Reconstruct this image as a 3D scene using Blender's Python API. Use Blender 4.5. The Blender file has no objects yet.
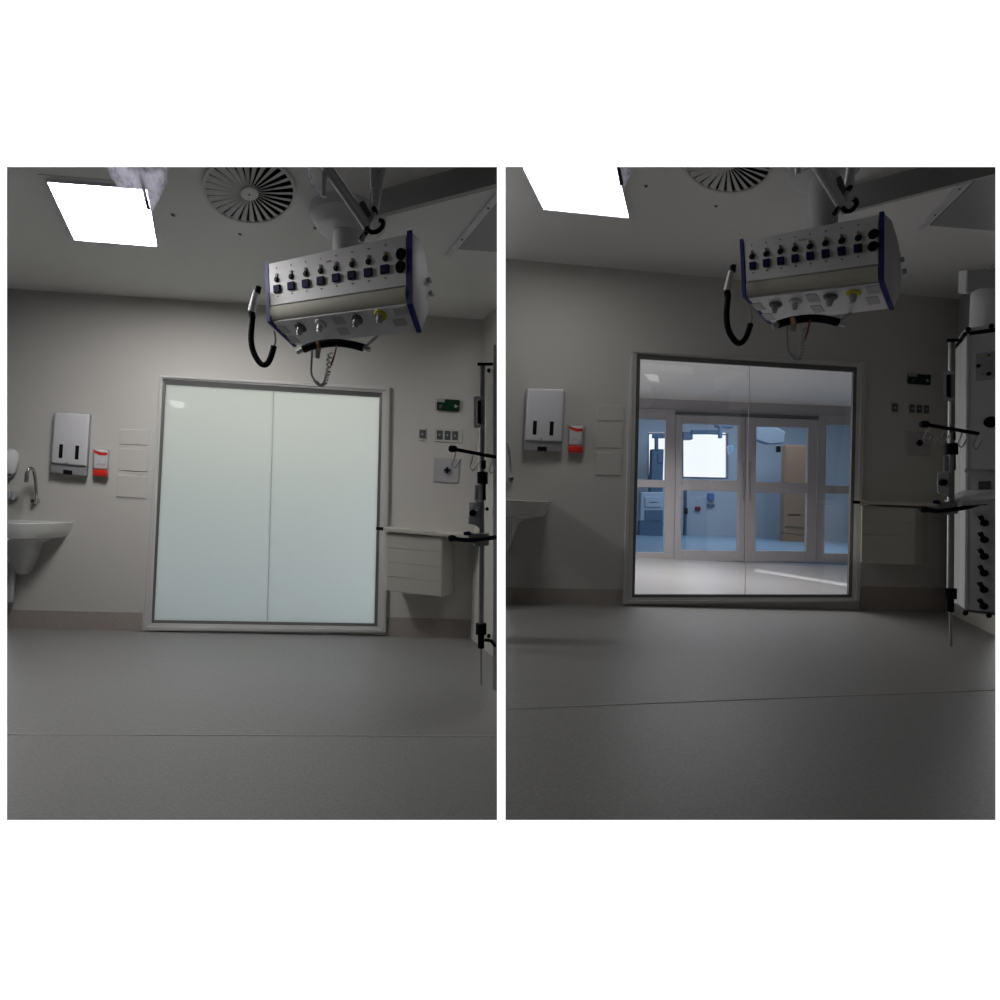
import bpy, bmesh, math, random
from mathutils import Vector, Matrix
V = Vector
random.seed(7)
sc = bpy.context.scene
COL = sc.collection
# ------------------------------------------------------------------ camera
F = 540.0
ROLL = math.radians(2.3)
CR, SR = math.cos(ROLL), math.sin(ROLL)
CAM = V((0, 0, 1.25))
cam = bpy.data.cameras.new('camera'); cam.sensor_width = 36; cam.sensor_fit = 'HORIZONTAL'
cam.lens = 36 * F / 1000; cam.clip_start = 0.02; cam.clip_end = 200
co = bpy.data.objects.new('camera', cam); COL.objects.link(co)
Rt, Up, Bk = V((CR, 0, SR)), V((-SR, 0, CR)), V((0, -1, 0))
M4 = Matrix((Rt, Up, Bk)).transposed().to_4x4(); M4.translation = CAM
co.matrix_world = M4
sc.camera = co

def ray(px, py):
    dx, dy = (px - 500) / F, (500 - py) / F
    return V((dx * CR - dy * SR, 1.0, dx * SR + dy * CR))
def at(px, py, y):
    return CAM + ray(px, py) * y
def hit(px, py, p0, n):
    r = ray(px, py)
    return CAM + r * ((p0 - CAM).dot(n) / r.dot(n))

# ------------------------------------------------------------------ materials
MATS = {}
def mat(name, col, rough=0.5, metal=0.0, emit=None, es=0.0, bump=None, speck=None, spec=0.5, alpha=1.0, trans=0.0):
    if name in MATS: return MATS[name]
    m = bpy.data.materials.new(name); m.use_nodes = True
    nt = m.node_tree; b = nt.nodes['Principled BSDF']
    b.inputs['Base Color'].default_value = (*col, 1)
    b.inputs['Roughness'].default_value = rough
    b.inputs['Metallic'].default_value = metal
    b.inputs['Specular IOR Level'].default_value = spec
    b.inputs['Alpha'].default_value = alpha
    if trans: b.inputs['Transmission Weight'].default_value = trans
    if emit:
        b.inputs['Emission Color'].default_value = (*emit, 1); b.inputs['Emission Strength'].default_value = es
    if speck or bump:
        tc = nt.nodes.new('ShaderNodeTexCoord')
    if speck:
        sc_, amt = speck
        n1 = nt.nodes.new('ShaderNodeTexNoise'); n1.inputs['Scale'].default_value = sc_; n1.inputs['Detail'].default_value = 4
        n1.inputs['Roughness'].default_value = 0.7
        r = nt.nodes.new('ShaderNodeValToRGB')
        r.color_ramp.elements[0].position = 0.36; r.color_ramp.elements[1].position = 0.62
        r.color_ramp.elements[0].color = (*[c * (1 - amt) for c in col], 1)
        r.color_ramp.elements[1].color = (*[min(1, c * (1 + amt * 0.5)) for c in col], 1)
        nt.links.new(tc.outputs['Object'], n1.inputs['Vector'])
        nt.links.new(n1.outputs['Fac'], r.inputs['Fac'])
        nt.links.new(r.outputs['Color'], b.inputs['Base Color'])
    if bump:
        sc_, st = bump
        n2 = nt.nodes.new('ShaderNodeTexNoise'); n2.inputs['Scale'].default_value = sc_
        bp = nt.nodes.new('ShaderNodeBump'); bp.inputs['Strength'].default_value = st; bp.inputs['Distance'].default_value = 0.002
        nt.links.new(tc.outputs['Object'], n2.inputs['Vector'])
        nt.links.new(n2.outputs['Fac'], bp.inputs['Height']); nt.links.new(bp.outputs['Normal'], b.inputs['Normal'])
    MATS[name] = m
    return m
def glass_mat(name, tint, refl, rough=0.0):
    m = bpy.data.materials.new(name); m.use_nodes = True; nt = m.node_tree
    nt.nodes.remove(nt.nodes['Principled BSDF']); out = nt.nodes['Material Output']
    t = nt.nodes.new('ShaderNodeBsdfTransparent'); t.inputs['Color'].default_value = (*tint, 1)
    g = nt.nodes.new('ShaderNodeBsdfGlossy'); g.inputs['Roughness'].default_value = rough
    mx = nt.nodes.new('ShaderNodeMixShader'); mx.inputs['Fac'].default_value = refl
    nt.links.new(t.outputs[0], mx.inputs[1]); nt.links.new(g.outputs[0], mx.inputs[2]); nt.links.new(mx.outputs[0], out.inputs['Surface'])
    MATS[name] = m; return m
def frost_mat(name, col, refl):
    m = bpy.data.materials.new(name); m.use_nodes = True; nt = m.node_tree
    nt.nodes.remove(nt.nodes['Principled BSDF']); out = nt.nodes['Material Output']
    t = nt.nodes.new('ShaderNodeBsdfTranslucent'); t.inputs['Color'].default_value = (*col, 1)
    g = nt.nodes.new('ShaderNodeBsdfGlossy'); g.inputs['Roughness'].default_value = 0.02
    mx = nt.nodes.new('ShaderNodeMixShader'); mx.inputs['Fac'].default_value = refl
    nt.links.new(t.outputs[0], mx.inputs[1]); nt.links.new(g.outputs[0], mx.inputs[2]); nt.links.new(mx.outputs[0], out.inputs['Surface'])
    MATS[name] = m; return m
def film_mat(name, col):
    m = bpy.data.materials.new(name); m.use_nodes = True; nt = m.node_tree
    nt.nodes.remove(nt.nodes['Principled BSDF']); out = nt.nodes['Material Output']
    t = nt.nodes.new('ShaderNodeBsdfTransparent'); t.inputs['Color'].default_value = (*col, 1)
    d = nt.nodes.new('ShaderNodeBsdfTranslucent'); d.inputs['Color'].default_value = (*col, 1)
    tc = nt.nodes.new('ShaderNodeTexCoord'); n = nt.nodes.new('ShaderNodeTexNoise'); n.inputs['Scale'].default_value = 22; n.inputs['Detail'].default_value = 3
    mr = nt.nodes.new('ShaderNodeMapRange'); mr.inputs['From Min'].default_value = .35; mr.inputs['From Max'].default_value = .65
    mr.inputs['To Min'].default_value = .2; mr.inputs['To Max'].default_value = .7
    mx = nt.nodes.new('ShaderNodeMixShader')
    nt.links.new(tc.outputs['Object'], n.inputs['Vector']); nt.links.new(n.outputs['Fac'], mr.inputs['Value']); nt.links.new(mr.outputs[0], mx.inputs['Fac'])
    nt.links.new(t.outputs[0], mx.inputs[1]); nt.links.new(d.outputs[0], mx.inputs[2]); nt.links.new(mx.outputs[0], out.inputs['Surface'])
    MATS[name] = m; return m
M = dict(
    wall=mat('wall_paint', (0.60, 0.58, 0.55), 0.75, bump=(60, 0.15), spec=0.25),
    ceil=mat('ceiling_paint', (0.76, 0.755, 0.74), 0.8, spec=0.2),
    floor=mat('speckled_vinyl', (0.25, 0.246, 0.242), 0.42, speck=(90, 0.16), spec=0.4),
    skirt=mat('skirting_vinyl', (0.40, 0.355, 0.325), 0.5, speck=(120, 0.2)),
    trim=mat('window_trim', (0.58, 0.57, 0.555), 0.5, spec=0.3),
    gasket=mat('gasket_grey', (0.13, 0.13, 0.125), 0.4),
    white=mat('white_enamel', (0.64, 0.63, 0.635), 0.5, spec=0.3),
    plastic=mat('pale_plastic', (0.66, 0.65, 0.68), 0.4),
    porcelain=mat('porcelain', (0.72, 0.72, 0.70), 0.15),
    greyp=mat('grey_plastic', (0.36, 0.36, 0.38), 0.4),
    midgrey=mat('mid_grey', (0.40, 0.40, 0.42), 0.5),
    darkgrey=mat('dark_grey', (0.10, 0.10, 0.11), 0.5),
    black=mat('black_plastic', (0.010, 0.010, 0.012), 0.55, spec=0.06),
    navy=mat('navy_plastic', (0.012, 0.014, 0.06), 0.6, spec=0.03),
    blue=mat('blue_trim', (0.03, 0.04, 0.17), 0.55, spec=0.12),
    red=mat('red_plastic', (0.75, 0.035, 0.02), 0.35),
    yellow=mat('yellow_plastic', (0.55, 0.50, 0.04), 0.5),
    orange=mat('orange_plastic', (0.34, 0.19, 0.10), 0.5), dullred=mat('dull_red', (0.30, 0.06, 0.05), 0.5),
    cream=mat('cream_plastic', (0.46, 0.45, 0.385), 0.75, spec=0.15),
    chrome=mat('chrome', (0.55, 0.55, 0.55), 0.22, 1.0),
    steel=mat('brushed_steel', (0.5, 0.5, 0.5), 0.35, 0.9),
    green=mat('exit_green', (0.002, 0.035, 0.015), 0.5, spec=0.2),
    offlamp=mat('unlit_diffuser', (0.34, 0.34, 0.36), 0.5),
    lilac=mat('lilac_glow_rim', (0.74, 0.72, 0.84), 0.4),  # lilac tint of the lamp's glow, put into the lip's base colour
    board=mat('board_grey', (0.42, 0.42, 0.42), 0.7),
    pframe=mat('door_frame_grey', (0.40, 0.385, 0.41), 0.45),
    cwhite=mat('corridor_white', (0.82, 0.80, 0.78), 0.6),
    fwall=mat('theatre_wall', (0.50, 0.57, 0.63), 0.6),
    ffloor=mat('theatre_floor', (0.30, 0.44, 0.56), 0.25),
    brown=mat('brown_laminate', (0.34, 0.22, 0.14), 0.5),
    wood=mat('pale_laminate', (0.57, 0.55, 0.50), 0.5, bump=(8, 0.05)),
    clear=glass_mat('clear_glass', (0.985, 0.99, 0.99), 0.055),
    tint=glass_mat('blue_glass', (0.93, 0.955, 1.0), 0.004),
    film=film_mat('clear_film', (0.86, 0.85, 0.93)),
    thin=glass_mat('thin_glass', (1, 1, 1), 0.02),
    frost=frost_mat('frosted_glass', (0.82, 0.86, 0.86), 0.05),
)
def lamp_mat(name, col, s):
    return mat(name, (0.9, 0.9, 0.9), 0.5, emit=col, es=s)

# ------------------------------------------------------------------ mesh builder
class MB:
    def __init__(s): s.bm = bmesh.new()
    def face(s, pts):
        vs = [s.bm.verts.new(p) for p in pts]
        return s.bm.faces.new(vs)
    def prism(s, poly, vec, poly2=None):
        a = [V(p) for p in poly]; b = [p + V(vec) for p in a] if poly2 is None else [V(p) for p in poly2]
        n = len(a)
        va = [s.bm.verts.new(p) for p in a]; vb = [s.bm.verts.new(p) for p in b]
        s.bm.faces.new(va); s.bm.faces.new(vb[::-1])
        for i in range(n):
            j = (i + 1) % n
            s.bm.faces.new((va[j], va[i], vb[i], vb[j]))
        return s
    def box(s, c, ax, ay, az):
        c = V(c); ax, ay, az = V(ax), V(ay), V(az)
        return s.prism([c - ax - ay - az, c + ax - ay - az, c + ax + ay - az, c - ax + ay - az], az * 2)
    def rings(s, rs, closed_ends=True):
        loops = [[s.bm.verts.new(p) for p in r] for r in rs]
        n = len(loops[0])
        for a, b in zip(loops, loops[1:]):
            for i in range(n):
                j = (i + 1) % n
                s.bm.faces.new((a[i], a[j], b[j], b[i]))
        if closed_ends:
            s.bm.faces.new(loops[0][::-1]); s.bm.faces.new(loops[-1])
        return s
    def lathe(s, p, axis, prof, seg=24):
        """prof: list of (distance along axis, radius)"""
        ax = V(axis).normalized(); u = ax.orthogonal().normalized(); w = ax.cross(u); p = V(p)
        rs = []
        for h, r in prof:
            r = max(r, 1e-4)
            rs.append([p + ax * h + (u * math.cos(2 * math.pi * i / seg) + w * math.sin(2 * math.pi * i / seg)) * r for i in range(seg)])
        return s.rings(rs)
    def cyl(s, a, b, r, r2=None, seg=16):
        a, b = V(a), V(b)
        return s.lathe(a, b - a, [(0, r), ((b - a).length, r if r2 is None else r2)], seg)
    def tube(s, pts, r, seg=8, smooth=4):
        P = [V(p) for p in pts]
        if len(P) > 2 and smooth > 1:
            Q = []
            for i in range(len(P) - 1):
                p0 = P[max(i - 1, 0)]; p1 = P[i]; p2 = P[i + 1]; p3 = P[min(i + 2, len(P) - 1)]
                for k in range(smooth):
                    t = k / smooth
                    Q.append(0.5 * ((2 * p1) + (p2 - p0) * t + (2 * p0 - 5 * p1 + 4 * p2 - p3) * t * t + (3 * p1 - p0 - 3 * p2 + p3) * t ** 3))
            Q.append(P[-1]); P = Q
        u = None; rs = []
        for i, p in enumerate(P):
            t = (P[min(i + 1, len(P) - 1)] - P[max(i - 1, 0)]).normalized()
            if u is None: u = t.orthogonal().normalized()
            u = (u - t * u.dot(t)).normalized(); w = t.cross(u)
            rs.append([p + (u * math.cos(2 * math.pi * k / seg) + w * math.sin(2 * math.pi * k / seg)) * r for k in range(seg)])
        return s.rings(rs)
    def ring(s, outer, inner, vec):
        """flat frame between two quads, extruded by vec"""
        n = len(outer); vec = V(vec)
        O = [s.bm.verts.new(V(p)) for p in outer]; I = [s.bm.verts.new(V(p)) for p in inner]
        O2 = [s.bm.verts.new(V(p) + vec) for p in outer]; I2 = [s.bm.verts.new(V(p) + vec) for p in inner]
        for i in range(n):
            j = (i + 1) % n
            s.bm.faces.new((O[i], O[j], I[j], I[i])); s.bm.faces.new((O2[j], O2[i], I2[i], I2[j]))
            s.bm.faces.new((O[j], O[i], O2[i], O2[j])); s.bm.faces.new((I[i], I[j], I2[j], I2[i]))
        return s
    def bevel(s, w, seg=2, ang=30):
        bmesh.ops.recalc_face_normals(s.bm, faces=s.bm.faces)
        es = [e for e in s.bm.edges if len(e.link_faces) == 2 and e.calc_face_angle(0) > math.radians(ang)]
        bmesh.ops.bevel(s.bm, geom=es, offset=w, segments=seg, affect='EDGES', profile=0.5, clamp_overlap=True)
        return s

CLIP = None      # list of (point, outward normal): the section planes of the room being built
def clip(bm):
    if not CLIP: return
    for n in CLIP:
        r = bmesh.ops.bisect_plane(bm, geom=bm.verts[:] + bm.edges[:] + bm.faces[:], dist=1e-6, plane_co=CAM, plane_no=n, clear_outer=True)
        cut = [e for e in r['geom_cut'] if isinstance(e, bmesh.types.BMEdge) and e.is_valid]
        if cut:
            try: bmesh.ops.holes_fill(bm, edges=cut, sides=0)
            except Exception: pass
def tag(o, label=None, cat=None, group=None, kind=None):
    if label: o['label'] = label
    if cat: o['category'] = cat
    if group: o['group'] = group
    if kind: o['kind'] = kind
    return o
def obj(name, mb, m, parent=None, smooth=False, label=None, cat=None, group=None, kind=None):
    bm = mb.bm
    bmesh.ops.recalc_face_normals(bm, faces=bm.faces)
    clip(bm)
    if len(bm.faces) == 0:
        bm.free(); return None
    cs = [v.co for v in bm.verts]
    if parent is not None:
        root = parent; org = V((0, 0, 0))
        while root is not None:
            org = org + root.location; root = root.parent
        off = org; loc = V((0, 0, 0))
    else:
        mn = V((min(c.x for c in cs), min(c.y for c in cs), min(c.z for c in cs))); mx = V((max(c.x for c in cs), max(c.y for c in cs), max(c.z for c in cs)))
        off = V(((mn.x + mx.x) / 2, (mn.y + mx.y) / 2, mn.z)); loc = off
    bmesh.ops.translate(bm, verts=bm.verts, vec=-off)
    me = bpy.data.meshes.new(name); bm.to_mesh(me); bm.free()
    me.materials.append(M[m] if isinstance(m, str) else m)
    if smooth:
        for p in me.polygons: p.use_smooth = True
        me.set_sharp_from_angle(angle=math.radians(40))
    o = bpy.data.objects.new(name, me); COL.objects.link(o); o.location = loc
    if parent is not None: o.parent = parent
    return tag(o, label, cat, group, kind)
def thing(name, loc, label, cat, group=None):
    o = bpy.data.objects.new(name, None); COL.objects.link(o); o.location = V(loc); o.empty_display_size = 0.1
    return tag(o, label, cat, group)
def lerp(a, b, t): return a + (b - a) * t

# ------------------------------------------------------------------ a room frame
class Room:
    def __init__(s, m, cpx, D, x0, x1, y0, y1, floor_px, ceil_px):
        s.ex = V((1, m, 0)).normalized(); s.ey = V((-m, 1, 0)).normalized(); s.ez = V((0, 0, 1))
        s.p0 = at(cpx, 500, D)
        s.n = s.ey
        c = [ray(x0, y0), ray(x1, y0), ray(x1, y1), ray(x0, y1)]
        mid = (c[0] + c[1] + c[2] + c[3])
        s.clip = []
        for i in range(4):
            n = c[i].cross(c[(i + 1) % 4]).normalized()
            if n.dot(mid) > 0: n = -n
            s.clip.append(n)
        s.zf = s.w(*floor_px).z; s.zc = s.w(*ceil_px).z
    def w(s, px, py, off=0.0):          # the back wall's plane, moved off metres into the room
        return hit(px, py, s.p0 - s.ey * off, s.n)
    def c(s, px, py, drop=0.0): return hit(px, py, V((0, 0, s.zc - drop)), V((0, 0, 1)))
    def f(s, px, py, up=0.0): return hit(px, py, V((0, 0, s.zf + up)), V((0, 0, 1)))
    def quad(s, q, off=0.0): return [s.w(*p, off) for p in q]
    def slab(s, q, d0, d1, k=0.0, shift=0.0):    # prism with its front face on the given pixels, d1 off the wall, back to d0; k splays its sides
        fr = s.quad(q, d1); bk = s.quad(q, d0)
        return MB().prism(fr, None, [lerp(f + s.ey * (d1 - d0), b, k) + s.ex * shift for f, b in zip(fr, bk)])

def rect(x0, y0, x1, y1): return [(x0, y0), (x1, y0), (x1, y1), (x0, y1)]
def qlerp(q, u, v):                     # bilinear point in a pixel quad TL TR BR BL
    (ax, ay), (bx, by), (cx, cy), (dx, dy) = q
    return ((ax * (1 - u) + bx * u) * (1 - v) + (dx * (1 - u) + cx * u) * v, (ay * (1 - u) + by * u) * (1 - v) + (dy * (1 - u) + cy * u) * v)
def qsub(q, u0, v0, u1, v1): return [qlerp(q, u0, v0), qlerp(q, u1, v0), qlerp(q, u1, v1), qlerp(q, u0, v1)]

# ------------------------------------------------------------------ shared builders
def shell(R, T, G, side_px, skirt, Dd, wd, trim_out):
    """floor, ceiling, back wall with its window hole, side wall; wd = word for the labels"""
    ex, ey, ez = R.ex, R.ey, R.ez
    c0 = R.p0 + ex * 0.0; c0.z = 0
    def P(a, b, z): return V((c0.x, c0.y, z)) + ex * a - ey * b
    obj('floor', MB().prism([P(-4, -0.0, R.zf), P(4.5, -0.0, R.zf), P(4.5, 4.2, R.zf), P(-4, 4.2, R.zf)], (0, 0, -0.12)), 'floor', kind='structure')
    obj('ceiling', MB().prism([P(-4, -0.0, R.zc), P(4.5, -0.0, R.zc), P(4.5, 3.4, R.zc), P(-4, 3.4, R.zc)], (0, 0, 0.12)), 'ceil', kind='structure')
    big = [R.w(-400, 60), R.w(1400, 60), R.w(1400, 800), R.w(-400, 800)]
    big = [P(-4, 0, R.zc), P(4.5, 0, R.zc), P(4.5, 0, R.zf), P(-4, 0, R.zf)]
    hole = R.quad(T)
    obj('wall_back', MB().ring(big, hole, ey * 0.03), 'wall', kind='structure')
    cx = R.w(*side_px[:2]); sd = at(side_px[2], side_px[1], side_px[3]) - cx; sd.z = 0; sd = sd.normalized() * 2.5
    obj('wall_right', MB().prism([V((cx.x, cx.y, R.zf)), V((cx.x, cx.y, R.zc)), V((cx.x, cx.y, R.zc)) + sd, V((cx.x, cx.y, R.zf)) + sd], ex * 0.1), 'wall', kind='structure')
    for nm, a in zip(('baseboard_left', 'baseboard_right'), skirt):
        top = [R.w(*p, 0.0) for p in a]
        pa, pb = top
        q = [V((pa.x, pa.y, pa.z)), V((pb.x, pb.y, pb.z)), V((pb.x, pb.y, R.zf)), V((pa.x, pa.y, R.zf))]
        obj(nm, MB().prism(q, -ey * 0.006), 'skirt', kind='structure')
    # window frame
    win = bpy.data.objects.new('window_1', None); COL.objects.link(win); b = R.w(*qlerp(T, .5, 1)); win.location = b; tag(win, kind='structure')
    return win

def window_frame(R, win, T, I, G):
    """T outer trim quad, I inner edge of the light trim, G the glass quad"""
    ey = R.ey
    def inset(q, k):
        return [(lerp(V(a), V(b), k).x, lerp(V(a), V(b), k).y) for a, b in zip(q, I)]
    t1 = R.quad(T, 0.0); t1b = R.quad(T, 0.030); i1 = R.quad(inset(T, 0.55), 0.038); i2 = R.quad(I, 0.018)
    mb = MB(); n = 4
    loops = [[mb.bm.verts.new(p) for p in L] for L in (t1, R.quad(T, 0.028), R.quad(inset(T, 0.12), 0.034), R.quad(inset(T, 0.5), 0.034), R.quad(inset(T, 0.58), 0.022), R.quad(I, 0.018), R.quad(I, -0.025))]
    for a, b in zip(loops, loops[1:]):
        for k in range(4):
            j = (k + 1) % 4
            mb.bm.faces.new((a[k], a[j], b[j], b[k]))
    obj('frame', mb, 'trim', win)
    mb = MB(); mb.ring(R.quad(I, 0.010), R.quad(G, 0.002), ey * 0.022)
    obj('gasket', mb, 'gasket', win, label='dark grey gasket round the glass')

def glass(R, win, G, seam, m):
    (sx0, sy0), (sx1, sy1) = seam
    q1 = [G[0], (sx0 - .1, sy0), (sx1 - .1, sy1), G[3]]; q2 = [(sx0 + .1, sy0), G[1], G[2], (sx1 + .1, sy1)]
    for q in (q1, q2):
        obj('glass_pane', R.slab(q, -0.012, -0.006), m, win)
    qs = [(sx0 - .13, sy0), (sx0 + .13, sy0), (sx1 + .13, sy1), (sx1 - .13, sy1)]
    obj('seam', R.slab(qs, -0.013, -0.0055), 'midgrey', win)

def ceiling_lamp(R, outer, inner, lm, label, group=None):
    h = .018
    o = thing('ceiling_light', sum([R.c(*p) for p in inner], V()) / 4, label, 'ceiling light', group)
    a = [R.c(*p, h) for p in inner]; cen = sum(a, V()) / 4
    up = V((0, 0, h))
    obj('rim', MB().ring([R.c(*p) for p in outer], [p + up for p in a], (0, 0, -0.004)), 'ceil', o)
    obj('lip', MB().ring([lerp(p, cen, -.03) + up for p in a], [p + up for p in a], -up), 'lilac', o, label='lip round the light, its glow painted as lilac-grey')
    obj('diffuser', MB().prism([p + up * .9 for p in a], up * .06), lm, o)
    return o

def air_diffuser(R, cpx, rx, ry, label, screws):
    c = R.c(*cpx); t4 = math.radians(4)
    A = (R.c(cpx[0] + rx * math.cos(t4), cpx[1] + rx * math.sin(t4)) - R.c(cpx[0] - rx * math.cos(t4), cpx[1] - rx * math.sin(t4))) / 2
    B = c - R.c(cpx[0], cpx[1] + ry)
    o = thing('air_diffuser', c, label, 'air vent')
    dn = V((0, 0, -1))
    def E(rr, a, h): return c + (A * math.cos(a) + B * math.sin(a)) * rr + dn * h
    k = 1.56
    obj('faceplate', MB().prism([c + (A * a + B * b) * k for a, b in ((-1, -1), (1, -1), (1, 1), (-1, 1))], dn * 0.005), 'ceil', o)
    seg = 56
    def loop(rr, h): return [E(rr, 2 * math.pi * i / seg, h) for i in range(seg)]
    obj('throat_shade', MB().rings([loop(.97, .005), loop(.97, .007)]), 'black', o, label='dark opening behind the vanes')  # black disc under the ceiling paints the shade between the vanes
    mb = MB(); N = 28; w = 2 * math.pi / N
    for i in range(N):
        a0 = 2 * math.pi * i / N
        mb.prism([E(.2, a0, .009), E(.96, a0, .009), E(.96, a0 + w * .62, .019), E(.2, a0 + w * .85, .019)], dn * .002)
    obj('vanes', mb, 'white', o)
    obj('hub', MB().rings([loop(.2, .007), loop(.2, .023), loop(.15, .026)]), 'white', o)
    obj('hub_screw', MB().rings([loop(.025, .025), loop(.02, .029)]), 'darkgrey', o)
    obj('ring', MB().ring(loop(1.02, .005), loop(.955, .005), dn * .016), 'white', o)
    for s in screws:
        p = R.c(*s, 0.005)
        obj('screw', MB().lathe(p, dn, [(0, 0.011), (0.006, 0.009)], 12), 'darkgrey', o)

# local positions of the fittings on the pendant (s along the panel, t down it), read once from the left pendant
PST = {}
def pendant(R, c, label, read=None):
    yl, yr = c['yl'], c['yr']
    LT, RT = at(*c['LT'], yl), at(*c['RT'], yr)
    LK, RK = at(*c['LK'], yl), at(*c['RK'], yr)
    d = (RT - LT); L = d.length; d = V((d.x, d.y, 0)).normalized(); inn = V((-d.y, d.x, 0)); ez = V((0, 0, 1))
    def solve(K, px):
        r = ray(*px)
        A = Matrix((inn, -ez, -r)).transposed()
        a, b, l = A.inverted() @ (CAM - K)
        return a, b
    aL, bL = solve(LK, c['LB']); aR, bR = solve(RK, c['RB'])
    print('pendant a,b', aL, bL, aR, bR, 'L', L, 'hts', LT.z - LK.z, RT.z - RK.z)
    LB = LK + inn * aL - ez * bL; RB = RK + inn * aR - ez * bR
    # back of the end plate from its silhouette
    back = []
    for px in c['back']:
        p = hit(*px, RT, d); q = p - RT
        back.append((q.dot(inn), q.z))
    print('back', back)
    def prof(T, K, B, grow=0.0, kk=1.0):
        P = [T, K, B]
        zs = (T.z - B.z) / (RT.z - RB.z)
        for a, z in reversed(back): P.append(T + inn * a + ez * (z * zs))
        return P
    PL, PR = prof(LT, LK, LB), prof(RT, RK, RB)
    mid = (LT + RT) / 2 + inn * 0.15
    o = thing('supply_pendant', V((mid.x, mid.y, min(LB.z, RB.z))), label, 'medical pendant')
    cenL = sum(PL, V()) / len(PL); cenR = sum(PR, V()) / len(PR)
    def shrink(P, cen, k): return [lerp(p, cen, k) for p in P]
    e = 0.045
    bl = [lerp(a, b, e * .5) for a, b in zip(shrink(PL, cenL, .04), shrink(PR, cenR, .04))]
    br = [lerp(a, b, 1 - e * .5) for a, b in zip(shrink(PL, cenL, .04), shrink(PR, cenR, .04))]
    obj('housing', MB().prism(bl, None, br).bevel(.008), 'white', o, smooth=True)
    for (P, Q, cen) in ((PL, [lerp(a, b, .028) for a, b in zip(PL, PR)], cenL), (PR, [lerp(a, b, 1 - .028) for a, b in zip(PL, PR)], cenR)):
        pl = obj('end_plate', MB().prism(P, None, Q).bevel(.006), 'white', o, smooth=True)
        # blue rim along the front edges
        mb = MB(); a3, q3 = P[:3], Q[:3]
        def off(p): return p + (p - cen).normalized() * .012
        outer = [off(p) for p in a3]; outer2 = [off(p) for p in q3]
        for k in (0, 1):
            mb.prism([a3[k], a3[k + 1], outer[k + 1], outer[k]], None, [q3[k], q3[k + 1], outer2[k + 1], outer2[k]])
        if pl: obj('blue_rim', mb, 'blue', pl, label='dark blue edge strip')
    fn = (RT - LT).cross(LK - LT).normalized()
    if fn.y > 0: fn = -fn
    ln = (RK - LK).cross(LB - LK).normalized()
    if ln.z > 0: ln = -ln
    def FP(s, t, h=0.0):
        return lerp(lerp(LT, RT, s), lerp(LK, RK, s), t) + fn * h
    def LP(s, t, h=0.0):
        return lerp(lerp(LK, RK, s), lerp(LB, RB, s), t) + ln * h
    def st(px, A, B, C):         # pixel -> (s,t) in plane A (origin), B-A along, C-A down
        nrm = (B - A).cross(C - A).normalized()
        p = hit(*px, A, nrm) - A
        m = Matrix(((B - A).to_tuple(), (C - A).to_tuple(), nrm.to_tuple())).transposed()
        v = m.inverted() @ p
        return v.x, v.y
    if read:
        for k, lst in read['front'].items(): PST[k] = [st(p, LT, RT, LK) for p in lst]
        for k, lst in read['low'].items(): PST[k] = [st(p, LK, RK, LB) for p in lst]
        print({k: [tuple(round(x, 2) for x in v) for v in vs] for k, vs in PST.items()})
    kx = L / 1.11; H = (LT - LK).length; Lw = (LB - LK).length
    # front panel, light strip, underside
    obj('front_panel', MB().prism([FP(.035, .02), FP(.965, .02), FP(.965, .75), FP(.035, .75)], fn * .006), 'white', o)
    strip = []
    for tt, hh in ((.765, .0), (.775, .006), (.83, .012), (.91, .012), (.97, .004), (1.0, -.004)):
        strip.append((tt, hh))
    mb = MB()
    mb.prism([FP(.035, t, h) for t, h in strip], None, [FP(.965, t, h) for t, h in strip])
    obj('light_strip', mb, 'cream', o, smooth=True, label='cream rounded strip below the sockets')
    mb = MB(); NS = 16
    for i in range(NS):
        for j in range(4):
            s0, s1 = .035 + .93 * i / NS, .035 + .93 * (i + 1) / NS; t0, t1 = .05 + .92 * j / 4, .05 + .92 * (j + 1) / 4
            mb.face([LP(s0, t0, .006), LP(s1, t0, .006), LP(s1, t1, .006), LP(s0, t1, .006)])
    bmesh.ops.remove_doubles(mb.bm, verts=mb.bm.verts, dist=1e-5)
    ed = [e for e in mb.bm.edges if len(e.link_faces) == 1]
    ex_ = bmesh.ops.extrude_edge_only(mb.bm, edges=ed)
    bmesh.ops.translate(mb.bm, verts=[v for v in ex_['geom'] if isinstance(v, bmesh.types.BMVert)], vec=-ln * .012)
    obj('outlet_panel', mb, 'plastic', o, smooth=True)
    ux = (RT - LT).normalized(); uz = (LT - LK).normalized()
    for (s, t) in PST['sq']:
        p = FP(s, t, .006); w, h = .029 * kx, .0235
        sk = obj('power_socket', MB().box(p + fn * .005, ux * w, uz * h, fn * .006).bevel(.004, 1), 'navy', o, label='dark navy square socket')
        q = FP(s, t + .125, .006)
        obj('indicator', MB().lathe(q, fn, [(0, .0045), (.003, .004)], 10), 'darkgrey', o)
    for i, (s, t) in enumerate(PST['rd']):
        p = FP(s, t, .006)
        tm = obj('earth_terminal', MB().lathe(p, fn, [(0, .0165), (.008, .0155), (.011, .010)], 18), 'black', o, label='black round terminal above a socket')
        mb = MB().box(p + uz * .022 + fn * .003, ux * .0075 * kx, uz * .013, fn * .003)
        if tm: obj('tab', mb, 'orange' if i in c.get('orange', ()) else ('dullred' if i in c.get('redtab', ()) else 'darkgrey'), tm)
        obj('indicator', MB().lathe(FP(s, t - .20, .006), fn, [(0, .004), (.003, .0035)], 10), 'darkgrey', o)
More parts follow.
